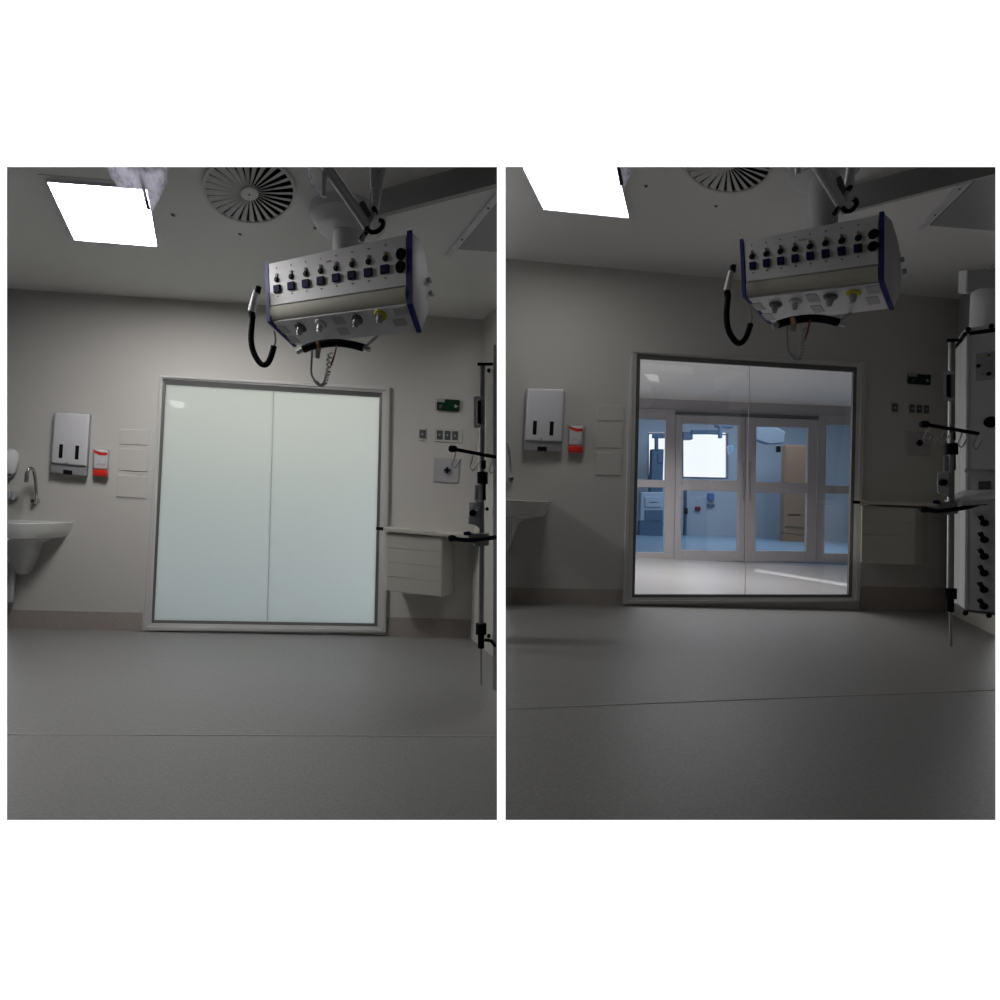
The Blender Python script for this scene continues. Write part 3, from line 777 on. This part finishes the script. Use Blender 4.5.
bench(L, [(380.5, 527.3), (500, 538), (500, 541.5), (380.5, 531.2)], [(385.5, 532.4), (442.5, 536.5), (442, 597.2), (385, 590.5)], .10, [(375.8, 527.0), (383, 527.4), (383, 530.4), (375.8, 530)],
      'pale wall-mounted worktop running right from the frosted window frame', 'pale wall-hung cupboard with drawers under the worktop beside the frosted window')

IV = dict(pole=[(482.6, 366), (482.2, 450), (481.5, 560), (481, 626)], rod=[(481.3, 645), (481.6, 684.6)],
          clamps=[((482.8, 460.5), (482.8, 469), 3.1), ((482.4, 472), (482.4, 484), 5.4), ((483.2, 484), (483.2, 500), 2.8), ((481.2, 623.5), (481, 634), 5.4), ((481, 632), (481, 648), 3.2)],
          bracket=(473.8, 396.4, 485, 427.6), bar=((452, 448.8), (496.5, 457.2)), cap=[(477.4, 362.6), (493, 362.6), (493, 365.6), (477.4, 365.8)],
          hooks=[[(456, 452), (454.5, 458), (452, 464.5), (456, 467), (461, 459)], [(473, 455), (472, 460), (470, 467), (474, 470), (480, 461)], [(493, 457), (491.5, 463), (489, 470), (492, 473), (496.5, 465)]])
PUMP = dict(body=[(468.6, 502), (480, 501), (480, 529), (475, 525), (467.8, 524)], neck=[(474.5, 485), (480.5, 484.5), (480.5, 502), (474, 502)], knob=(472.8, 513))
TRAY = dict(bar=[(451.8, 538.2), (460, 539.6), (470, 540), (484.6, 538.8), (497, 537)], tray=[(466, 533), (489, 533), (489, 545.5), (476, 547), (471, 541)], plug=[(463, 532), (470, 531), (472, 535), (464, 535.5)])
iv_pole(L, 0, 0, 3.2, IV, 'at the right of the frosted-window room')
pump(L, 0, 0, 3.2, PUMP, 'at the right of the frosted-window room')
push_bar(L, 0, 0, 3.2, TRAY, 'at the right of the frosted-window room')
o = thing('equipment_column', at(497, 640, 3.3), 'edge of a grey equipment column behind the pole in the frosted-window room', 'equipment column')
obj('side_channel', MB().prism([at(486.3, 365, 3.45), at(493.2, 365, 3.36), at(493.2, 643, 3.36), at(485.5, 640, 3.45)], V((.02, .04, 0))), 'wood', o)
obj('front_panel', MB().prism([at(493.4, 345, 3.33), at(530, 343, 3.25), at(530, 700, 3.25), at(493, 690, 3.33)], V((.06, .2, 0))), 'greyp', o)
for p in ((489, 371), (488.8, 635.6), (487, 509)):
    obj('knob', MB().lathe(at(*p, 3.38), V((0, -1, 0)), [(0, .012), (.02, .012), (.024, .008)], 12), 'black', o, smooth=True)
obj('foot_bracket', MB().tube([at(484.5, 640, 3.24), at(491, 641, 3.24), at(495, 646, 3.28)], .010, 8), 'black', o, smooth=True)
obj('trim_2', MB().prism([L.f(*p, .001) for p in [(-10, 733.6), (510, 735.6), (510, 736.6), (-10, 734.6)]], (0, 0, .001)), mat('seam_grey', (.33, .315, .30), .6), kind='structure')
# passage behind the frosted glass
ex, ey = L.ex, L.ey
zf, zc = L.zf, L.zf + 2.75
B0 = V((L.p0.x, L.p0.y, 0))
def PB(a, b, z): return V((B0.x, B0.y, z)) + ex * a + ey * b
obj('floor', MB().prism([PB(-2.5, .12, zf + .02), PB(2, .12, zf + .02), PB(2, 2.6, zf + .02), PB(-2.5, 2.6, zf + .02)], (0, 0, -.1)), 'ffloor', kind='structure')
obj('ceiling', MB().prism([PB(-2.5, .12, zc), PB(2, .12, zc), PB(2, 2.6, zc), PB(-2.5, 2.6, zc)], (0, 0, .1)), 'cwhite', kind='structure')
obj('wall_far', MB().prism([PB(-2.5, 2.6, zf), PB(2, 2.6, zf), PB(2, 2.6, zc), PB(-2.5, 2.6, zc)], ey * .1), 'cwhite', kind='structure')
yaw = math.atan(.075)
area('corridor_lamp', PB(.1, 1.0, zc - .05), (0, 0, yaw), 3.0, .6, 27, (1.0, .90, .72))
area('corridor_blue_fill', PB(-.3, 2.5, zf + .75), (math.radians(-90), 0, yaw), 3.2, 1.2, 8, (.74, .85, 1.0))  # added blue fill low behind the glass; the wall there has no window

# ================================================================== ROOM WITH THE CLEAR WINDOW (right)
R = Room(.11, 748, 4.89, 505.5, 995.5, 167, 820, (745, 607.5), (620, 269.0))
CLIP = R.clip
T = [(630.6, 350.2), (866.8, 361.6), (860.2, 602.3), (622.4, 604.4)]
I = [(636.8, 353.8), (857.0, 367.2), (852.0, 597.5), (632.0, 597.5)]
G = [(640.4, 358.8), (853.6, 372), (848.6, 594.6), (634.6, 594.4)]
win = shell(R, I, G, (958.5, 297, 995, 4.35), (([(490, 587), (622.5, 589.5)]), ([(861, 586), (958, 588)])), 0, '', 0)
window_frame(R, win, T, I, G)
glass(R, win, G, ((750.0, 365), (745.2, 594)), 'clear')
ceiling_lamp(R, [(505, 140), (616, 146), (636.5, 220), (540, 211.5)], [(513, 148), (614, 155), (628.8, 218.2), (543.6, 209.6)], LAMP_R,
             'square lit ceiling light cut off at the top of the room with the clear window')
mirror_lamp(R, [(643.6, 373), (657.8, 373.7), (659.5, 381.8), (650, 380)], lamp_mat('lit_diffuser_low', (1, .985, .96), 2.0), 'lit ceiling light mirrored in the top corner of the clear window')
air_diffuser(R, (727, 160), 46, 30.5, 'round swirl air vent mostly cut off at the top of the darker room', [(646, 186), (716, 206)])
downstand(R, (880, 178), (910, 169.5), (912, 195), '')
unlit_panel(R, [(930, 224), (990, 165), (1030, 232)], ((921, 227), (975, 169)), 'grey unlit ceiling panel with a pale rail, in the darker room with the clear window')
k6 = lambda x, y: (720 + x / 5.0, 200 + y / 5.0)
pr = dict(yl=3.30, yr=2.77, LT=(740.2, 240.8), LK=(743.0, 296.5), LB=(768.2, 322.4), RT=(884.6, 213), RK=(884.2, 280.2), RB=(894, 307.8),
          back=[k6(860, 100), k6(885, 180), k6(903, 270), k6(908, 380), k6(900, 480)], col=(822.5, 223), colr=13.4,
          knobs=[k6(905, 300), k6(917, 358)], orange=(5, 7), redtab=(4,),
          handle=[k6(265, 638), k6(290, 622), k6(350, 604), k6(440, 592), k6(520, 596), k6(590, 612), k6(625, 624)])
pendant(R, pr, 'white ceiling-hung pendant with a row of navy sockets above the clear window')
hand_control(R, dict(grip=((731, 271), (727, 291)), head=((733, 265.5), (732.5, 272)), hose=[(728, 297), (726.5, 315), (728.5, 330), (735, 341), (741, 343), (746.5, 336), (750.5, 324)],
             tail=[(750.5, 324), (751.5, 318), (750, 309)]), 3.26, 'black looped hose with a white grip on the pendant above the clear window')
coil_cable(R, dict(a=[(787.5, 326), (787, 338), (787.5, 349), (791, 355)], b=[(791, 355), (796, 360.5), (800, 358), (803, 346), (804.5, 328)], red=[(810, 320), (809, 325), (807.5, 332), (805, 340)], clip=((792, 322), (794, 321.5)), bulb=((793.5, 325), (793.5, 332))), 3.02,
           'grey coiled cable with red cord under the pendant handle above the clear window')
ceiling_arm(R, 2.35, [((811, 160), (841, 208), .013, 'white'), ((817, 160), (843.5, 205), .016, 'plastic'), ((853, 148), (848.5, 189), .018, 'plastic'), ((849, 186), (848, 190), .014, 'white'), ((846, 192), (836, 214), .011, 'greyp'), ((838, 178), (843, 193), .014, 'darkgrey')],
            [((848, 189.5), .012)], [(842, 207), (846, 211), (851, 210.5), (856, 205), (856, 201), (853, 199)], [((838, 208.5), (834.5, 214), 'black'), ((797.5, 160), (798, 175), 'plastic')],
            'pale jointed ceiling arm crossing in front of the pendant column beside the clear window')
o = thing('surgical_light', at(622, 160, 2.3), 'lower tip of a handle rod wrapped in clear film, before the cut-off ceiling light', 'surgical light')
obj('handle_rod', MB().cyl(at(615, 150, 2.28), at(621.5, 184, 2.24), .008, seg=10), 'darkgrey', o, smooth=True)
obj('cord', MB().tube([at(608.5, 150, 2.3), at(610.5, 172, 2.3), at(614, 189, 2.3), at(620, 186, 2.28)], .006, 8), 'film', o, smooth=True)
mb = MB(); rs = []
for (xa, xb, y, d) in ((619, 637, 150, .06), (620, 633, 168, .05), (621, 629, 178, .03), (621, 625, 187, .006)):
    a, b = at(xa, y, 2.27), at(xb, y, 2.27); m_ = (a + b) / 2; hw = (b - a) / 2
    rs.append([m_ + hw * math.cos(t) + V((0, d * math.sin(t), 0)) for t in [2 * math.pi * i / 20 for i in range(20)]])
mb.rings(rs); obj('film_cover', mb, 'film', o, smooth=True)

towel_dispenser(R, [(527, 388.3), (565, 389.2), (562, 452.0), (523.6, 450.0)], 'paper towel dispenser with two dark slots on the darker wall left of the clear window')
soap_dispenser(R, [(568.8, 425), (584.8, 426), (583.3, 453), (568.3, 452.3)], 'small white soap dispenser with a red base, on the wall left of the clear window')
sink(R, 504, 499.5, .385, 'white wall-hung wash basin cut in half by the left edge of the darker room')
tap(R, [(510.8, 479, .02), (510.6, 474, .07), (510, 462, .10), (508, 447, .13), (504, 444, .18), (501.5, 448, .2), (500, 454, .21)], False, 'chrome wall tap mostly cut off at the left edge of the darker room')
rack(R, [(597, 405), (625, 405.5), (622, 477), (593.5, 476)], 'wall-coloured shallow tiered rack between the soap dispenser and the clear window')
exit_sign(R, [(910, 373.3), (931.4, 374.8), (931, 384.8), (909.7, 383)], 'small green sign with a pale corner, on the wall right of the clear window')
switch(R, [(892.3, 403.3), (898.2, 403.8), (898, 412), (892.1, 411.5)], 1, 'single dark wall switch right of the clear window')
switch(R, [(909.6, 404.2), (931, 405.4), (930.8, 413.6), (909.4, 412.4)], 3, 'row of three dark wall switches under the green sign beside the clear window')
outlet(R, [(907, 431), (931, 432.3), (930, 455.5), (906, 454.2)], (918.8, 443), 'square grey wall plate with a black cross knob, right of the clear window')
bench(R, [(858, 500.3), (956, 503.6), (956, 507.3), (858, 504.0)], [(861.5, 505.3), (915.5, 508), (915, 565.5), (860.5, 562.5)], .34, [(852.5, 500.6), (860, 500.9), (860, 503.8), (852.5, 503.5)],
      'pale wall-mounted worktop running right from the clear window frame', 'pale wall-hung cupboard with drawers under the worktop beside the clear window')
def mp(v):
    if isinstance(v, dict): return {k: mp(x) for k, x in v.items()}
    if isinstance(v, list): return [mp(x) for x in v]
    if isinstance(v, tuple):
        if len(v) == 4: a = mp((v[0], v[1])); b = mp((v[2], v[3])); return (*a, *b)
        if len(v) == 3: return (mp(v[0]), mp(v[1]), v[2] * .96)
        if all(isinstance(x, tuple) for x in v): return tuple(mp(x) for x in v)
        return (951.6 + (v[0] - 482.4), 339.8 + (v[1] - 363.8) * .9565)
    return v
iv = mp(IV); iv['bar'] = ((923.6, 424.2), (978, 433.6))
iv['hooks'] = [[(x0 + a, y0 + b) for a, b in ((0, 0), (-1.5, 6), (-4, 11.5), (0, 15), (5, 6))] for x0, y0 in ((927.5, 427), (936, 428.5), (944, 429.5), (962, 432), (977, 434))]
iv_pole(R, 0, 0, 3.2, iv, 'before the big grey column right of the clear window')
pump(R, 0, 0, 3.2, mp(PUMP), 'beside the big grey equipment column')
tr = mp(TRAY); tr['bar'] = [(923.8, 509.6), (932, 510.6), (940, 511), (953, 509.6), (968, 507), (979, 503.6), (986, 502.8)]
push_bar(R, 0, 0, 3.2, tr, 'beside the big grey equipment column')
obj('trim_2', MB().prism([R.f(*p, .001) for p in [(500, 708.5), (1000, 689), (1000, 689.9), (500, 709.4)]], (0, 0, .001)), mat('seam_grey', (.33, .315, .30), .6), kind='structure')
# big equipment column
o = thing('equipment_column', at(985, 612, 3.5), 'tall grey equipment column with round black sockets at the right edge of the darker room', 'equipment column')
FQ = [(966.5, 334), (1016, 327), (1016, 617), (964.5, 610)]
y0, y1 = 3.34, 3.18
fq = [at(*FQ[0], y0), at(*FQ[1], y1), at(*FQ[2], y1), at(*FQ[3], y0)]
back = at(957.5, 341, 3.62) - at(966.5, 341, 3.34); back.z = 0
fnn = (fq[1] - fq[0]).cross(fq[3] - fq[0]).normalized()
if fnn.y > 0: fnn = -fnn
def CF(px, py, h=0.0): return hit(px, py, fq[0], fnn) + fnn * h
obj('cabinet', MB().prism(fq, back).bevel(.006, 1), 'plastic', o)
sd = [CF(967, 334, .0), CF(969.5, 334, .0), CF(967.5, 610, .0), CF(965, 610, .0)]
obj('corner_edge', MB().prism(sd, fnn * .006), 'white', o)
obj('top_rim', MB().prism([CF(963.5, 332.5, .004), CF(1016, 325, .004), CF(1016, 329.5, .004), CF(963.5, 336, .004)], back * 1.05), 'black', o)
obj('top_cap', MB().prism([CF(965, 328.5), CF(1016, 321), CF(1016, 325), CF(965, 332.5)], back), 'plastic', o)
for p in ((968.3, 329.5), (991.5, 326.2), (965.5, 613), (989, 615.6)):
    obj('corner_bolt', MB().lathe(CF(*p, .0), fnn, [(0, .014), (.016, .013), (.02, .008)], 12), 'black', o, smooth=True)
obj('bottom_rim', MB().prism([CF(964, 609), CF(1016, 615.5), CF(1016, 618), CF(964, 611.5)], back), 'darkgrey', o)
obj('neck', MB().lathe(at(991, 333, 3.5), V((0, 0, 1)), [(0, 17 / F * 3.5), (.34, 17 / F * 3.5)], 28), 'plastic', o, smooth=True)
obj('top_arm', MB().prism([at(*p, 3.38) for p in [(967, 270), (1030, 266), (1030, 291), (980, 289), (966, 295)]], ray(967, 280) * .16 + V((-.055, 0, 0))).bevel(.008, 1), 'plastic', o)
obj('side_channel', MB().prism([at(957, 341, 3.62), at(963.5, 340, 3.45), at(962.5, 606, 3.45), at(955.5, 603, 3.62)], V((.02, .05, 0))), 'wood', o)
cp = obj('control_panel', MB().prism([CF(976, 354), CF(1000, 350.5), CF(1000, 378), CF(975.8, 381)], fnn * .006), 'midgrey', o)
for (x, y, r, m_) in ((978.6, 366, .011, 'black'), (988.8, 374, .012, 'black'), (983.3, 356, .006, 'yellow'), (989, 355.4, .008, 'darkgrey'), (983, 374.6, .004, 'darkgrey')):
    obj('button', MB().lathe(CF(x, y, .006), fnn, [(0, r), (.006, r * .9)], 12), m_, cp)
sc_ = obj('screen', MB().prism([CF(981, 361.5, .006), CF(992, 360, .006), CF(992, 369.5, .006), CF(981, 370.5, .006)], fnn * .003), 'greyp', cp)
obj('round_socket', MB().lathe(CF(991, 422), fnn, [(0, .034), (.012, .032), (.016, .02)], 20), 'black', o, smooth=True)
obj('pull_handle', MB().tube([CF(966, 470.5, .03), CF(975, 471.5, .035), CF(1005, 472.5, .035)], .014, 12), 'midgrey', o, smooth=True)
obj('display', MB().prism([CF(978.5, 481.5), CF(990.8, 481), CF(990.8, 489), CF(978.5, 489.5)], fnn * .005), 'darkgrey', o)
sh = [CF(941, 494), CF(1010, 491), CF(1010, 499.5), CF(941, 503)]
obj('shelf', MB().prism([at(944, 499.5, 3.27), at(962, 490, 3.36), at(1010, 489, 3.18), at(1010, 497, 3.05), at(962, 501, 3.14)], V((0, 0, -.03))).bevel(.004, 1), 'white', o, label='white shelf ledge')
for k in range(6):
    y = 518 + k * 16.6
    g = obj('gas_socket', MB().lathe(CF(984.6 - k * .12, y + 5.2), fnn, [(0, .021), (.02, .02), (.026, .012)], 16), 'black', o, smooth=True, label='round black socket')
    if g:
        a, b = CF(983.2 - k * .12, y + 2.5, .018), CF(980.6 - k * .12, y - 2, .03)
        obj('lever', MB().cyl(a, b, .011, .014, 12), 'black', g, smooth=True)

# ------------------------------------------------------------------ corridor and the theatre across it, seen through the clear window
ex, ey = R.ex, R.ey
yP = 9.2
zf = R.f(745, 600).z
def PP(x, y, d=0.0): return at(x, y, yP - d)
B0 = V((R.p0.x, R.p0.y, 0))
zcc = PP(745, 402).z
fl = MB().prism([R.p0 - ex * 2 + ey * .12, R.p0 + ex * 3 + ey * .12, V((6.5, yP + .1, 0)), V((.2, yP + .1, 0))], (0, 0, -.1))
for v in fl.bm.verts: pass
def corr(z): return [V((*(R.p0 - ex * 2.2 + ey * .12).xy, z)), V((*(R.p0 + ex * 2.4 + ey * .12).xy, z)), V((7.2, yP + .15, z)), V((1.2, yP + .15, z))]
fl.bm.free()
obj('floor', MB().prism(corr(zf), (0, 0, -.1)), mat('corridor_floor', (.38, .365, .36), .3, speck=(60, .06)), kind='structure')
obj('ceiling', MB().prism(corr(zcc), (0, 0, .1)), 'cwhite', kind='structure')
# header beam over the doors
obj('trim_2', MB().prism([PP(600, 396, -.03), PP(900, 408.5, -.03), PP(900, 424, -.03), PP(600, 411, -.03)], V((0, .35, 0))), 'pframe', kind='structure')
obj('floor_stripe', MB().prism([R.f(755, 569, .002), R.f(849, 584, .002), R.f(849, 587, .002), R.f(755, 571.5, .002)], (0, 0, .002)), 'white', label='pale line across the corridor floor seen through the clear window', cat='floor line')

def leaf(name, q, st_l, st_r, top, rail, bot, kind, label=None, cat=None, group=None, handle=None, dd=0.0):
    """a glazed leaf: pixel quad, stile widths, head, rail (v0,v1), foot in fractions"""
    def Q(u0, v0, u1, v1): return [PP(*p, dd) for p in qsub(q, u0, v0, u1, v1)]
    b = sum(Q(0, 1, 1, 1), V()) / 4
    o = bpy.data.objects.new(name, None); COL.objects.link(o); o.location = b
    tag(o, label, cat, group, kind)
    dv = V((0, .06, 0))
    obj('stile', MB().prism(Q(0, 0, st_l, 1), dv).bevel(.006, 1), 'pframe', o)
    obj('stile', MB().prism(Q(1 - st_r, 0, 1, 1), dv).bevel(.006, 1), 'pframe', o)
    for (a, c_) in ((0, top), rail, (1 - bot, 1)):
        obj('rail', MB().prism(Q(st_l, a, 1 - st_r, c_), dv).bevel(.006, 1), 'pframe', o)
    for (a, c_) in ((top, rail[0]), (rail[1], 1 - bot)):
        g = Q(st_l, a, 1 - st_r, c_)
        obj('glass_pane', MB().prism([p + V((0, .025, 0)) for p in g], V((0, .01, 0))), 'tint', o)
    if handle:
        (x, ya, yb) = handle
        obj('pull_handle', MB().tube([PP(x, ya, .0), PP(x, ya, .06), PP(x, (ya + yb) / 2, .06), PP(x, yb, .06), PP(x, yb, 0)], .008, 8, 1), 'chrome', o, smooth=True)
    return o
leaf('window_2', [(618, 407.5), (676, 409.5), (674, 562), (616, 561)], .3, .17, .07, (.465, .515), .06, 'structure')
leaf('door_1', [(676.5, 415), (745.5, 417.5), (744.5, 561.5), (674.5, 561)], .09, .10, .055, (.44, .515), .075, 'structure', handle=(743.5, 462, 500), dd=.03)
leaf('door_2', [(746.2, 417.5), (818, 419.5), (815.5, 562), (745.2, 561.5)], .145, .135, .06, (.445, .52), .075, 'structure', handle=(750, 462, 500), dd=.03)
leaf('window_3', [(818.5, 414), (880, 416), (878, 563), (816, 562)], .135, .2, .07, (.48, .535), .06, 'structure')
obj('trim_3', MB().prism([PP(675.5, 411.5, .02), PP(819, 416, .02), PP(819, 419.0, .02), PP(675.5, 414.5, .02)], V((0, .04, 0))), 'darkgrey', kind='structure')
# far theatre
yF = 16.5
def FP_(x, y, d=0.0): return at(x, y, yF - d)
zt = zf + .06
def tz(x, y): return V((x, y, zt))
obj('floor', MB().prism([tz(1.0, yP + .16), tz(7.6, yP + .16), tz(13.5, yF + .3), tz(2, yF + .3)], (0, 0, -.1)), 'ffloor', kind='structure')
z3 = FP_(700, 395).z
obj('ceiling', MB().prism([V((1.0, yP + .36, z3)), V((7.6, yP + .36, z3)), V((13.5, yF + .3, z3)), V((2, yF + .3, z3))], (0, 0, .1)), 'fwall', kind='structure')
def fbox(name, q, m, d=.0, t=.15, **kw): return obj(name, MB().prism([FP_(*p, d) for p in q], V((0, t, 0))), m, **kw)
# wall in pieces round two windows
W1 = [(648.5, 433), (672, 433), (672, 481), (648.5, 481)]; W2 = [(682.5, 432), (728.3, 434), (728.3, 478.5), (682.5, 477.5)]
wl = MB()
for q in (rect(560, 380, 960, 432), rect(560, 432, 648.5, 481), rect(672, 432, 682.5, 481), rect(728.3, 432, 960, 481), rect(560, 481, 960, 545), rect(682.5, 477.7, 728.3, 481)):
    wl.prism([FP_(*p) for p in q], V((0, .2, 0)))
obj('wall_far', wl, 'fwall', kind='structure')
for nm, q in (('window_4', W1), ('window_5', W2)):
    o = bpy.data.objects.new(nm, None); COL.objects.link(o); o.location = FP_(*q[2]); tag(o, kind='structure')
    cx = sum(p[0] for p in q) / 4; cy = sum(p[1] for p in q) / 4
    inn = [(cx + (x - cx) * .96, cy + (y - cy) * .96) for x, y in q]
    obj('frame', MB().ring([FP_(*p, .03) for p in q], [FP_(*p, .03) for p in inn], V((0, .1, 0))), mat('window_blue', (.10, .16, .26), .4), o)
    obj('glass_pane', MB().prism([FP_(*p, -.05) for p in inn], V((0, .01, 0))), 'thin', o)
# dark gear silhouetted before the far windows
def fthing(name, q, m, d, label, cat, extra=(), base=None):
    o = thing(name, FP_(*q[2], d), label, cat)
    obj('body', MB().prism([FP_(*p, d) for p in q], V((0, .25, 0))).bevel(.02, 1), m, o)
    if base:
        a, b = FP_(*q[3], d), FP_(*q[2], d)
        obj('base', MB().prism([a, b, V((b.x, b.y, zt)), V((a.x, a.y, zt))], V((0, .25, 0))), base, o)
    for nm, q2, m2 in extra:
        obj(nm, MB().prism([FP_(*p, d + .03) for p in q2], V((0, .12, 0))).bevel(.01, 1), m2, o)
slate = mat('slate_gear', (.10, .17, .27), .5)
paleb = mat('pale_blue_gear', (.45, .55, .64), .5)
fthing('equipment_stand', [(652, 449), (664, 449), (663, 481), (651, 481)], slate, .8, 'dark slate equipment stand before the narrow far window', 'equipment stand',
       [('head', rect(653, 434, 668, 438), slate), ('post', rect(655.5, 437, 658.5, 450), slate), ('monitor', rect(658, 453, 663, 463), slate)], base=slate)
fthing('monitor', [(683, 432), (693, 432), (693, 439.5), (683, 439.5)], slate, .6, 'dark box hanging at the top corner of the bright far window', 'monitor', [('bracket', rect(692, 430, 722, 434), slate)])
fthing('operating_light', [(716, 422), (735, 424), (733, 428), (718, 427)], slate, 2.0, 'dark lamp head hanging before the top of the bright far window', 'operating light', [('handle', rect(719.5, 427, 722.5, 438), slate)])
fthing('wall_lamp', [(730, 446), (733, 444), (734.5, 450), (731.5, 455)], mat('bright_blue', (.4, .62, .9), .4), .8, 'pale blue lamp beside the bright far window', 'lamp')
fthing('drawer_cart', [(641, 492), (664, 492), (663, 521), (640, 521)], paleb, 1.5, 'pale blue drawer cart under the narrow far window', 'cart',
       [('drawer', rect(645, 497, 662, 507), paleb), ('handle', rect(649, 501.5, 658, 503), slate), ('basket', rect(645, 510, 663, 520), slate)], base=slate)
fthing('wall_notice', [(708.5, 493), (714.5, 493.3), (714.5, 501), (708.5, 500.7)], mat('notice_blue', (.08, .16, .45), .5), .0 + .1, 'blue notice on the far wall under the bright window', 'sign')
fthing('outlet_box', [(708, 503.5), (715, 503.8), (715, 507), (708, 506.7)], slate, .1, 'dark outlet box below the blue notice on the far wall', 'outlet')
fthing('alarm_box', [(696, 506.5), (701, 506.7), (701, 510.8), (696, 510.6)], mat('dark_red', (.30, .03, .06), .5), .1, 'small dark red box on the far wall left of the blue notice', 'alarm box')
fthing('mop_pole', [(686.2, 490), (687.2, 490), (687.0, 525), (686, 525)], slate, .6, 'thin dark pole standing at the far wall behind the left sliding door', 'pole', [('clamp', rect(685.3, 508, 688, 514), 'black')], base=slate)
fthing('brown_cabinet', [(786, 444.5), (809, 445.5), (806.5, 536), (784, 533)], 'brown', 1.6, 'tall brown cabinet seen through the right sliding door', 'cabinet',
       [('door', [(787, 446), (808, 447), (807, 486), (786.5, 485)], 'brown'), ('door', [(786.5, 488), (807, 489), (805.5, 528), (785, 526)], 'brown'), ('handle', rect(788, 514, 801, 516), 'darkgrey')], base='brown')
fthing('operating_light', [(757, 425), (775, 426.5), (786, 432), (784, 443), (770, 444), (757, 440)], mat('grey_blue_gear', (.30, .36, .42), .5), 2.6, 'grey lamp cluster hanging behind the right sliding door', 'operating light', [('handle', rect(778, 446, 781, 452), 'black')])

area('passage_lamp', V(((R.w(745, 480) + ey * 2.1).x, (R.w(745, 480) + ey * 2.1).y, zcc - .04)), (0, 0, 0), 3.2, 1.2, 84, (1.0, .97, .96)).data.spread = math.radians(142)
area('theatre_blue_fill', V((6.4, 12.5, z3 - .1)), (0, 0, 0), 5, 4, 190, (.76, .87, 1.0))  # blue fill added under the far ceiling to tint the theatre
CLIP = None
names = {}
for ob in list(COL.objects):
    if ob.parent is None and 'label' in ob.keys(): names.setdefault(ob.name.split('.')[0], []).append(ob)
for nm, obs in names.items():
    if len(obs) > 1:
        for ob in obs: ob['group'] = nm.replace('_', ' ') + 's in the two rooms'

vs = sc.view_settings
sc.display_settings.display_device = 'sRGB'
vs.view_transform = 'Standard'; vs.look = 'None'; vs.exposure = 0.0; vs.gamma = 1.0; vs.use_curve_mapping = False
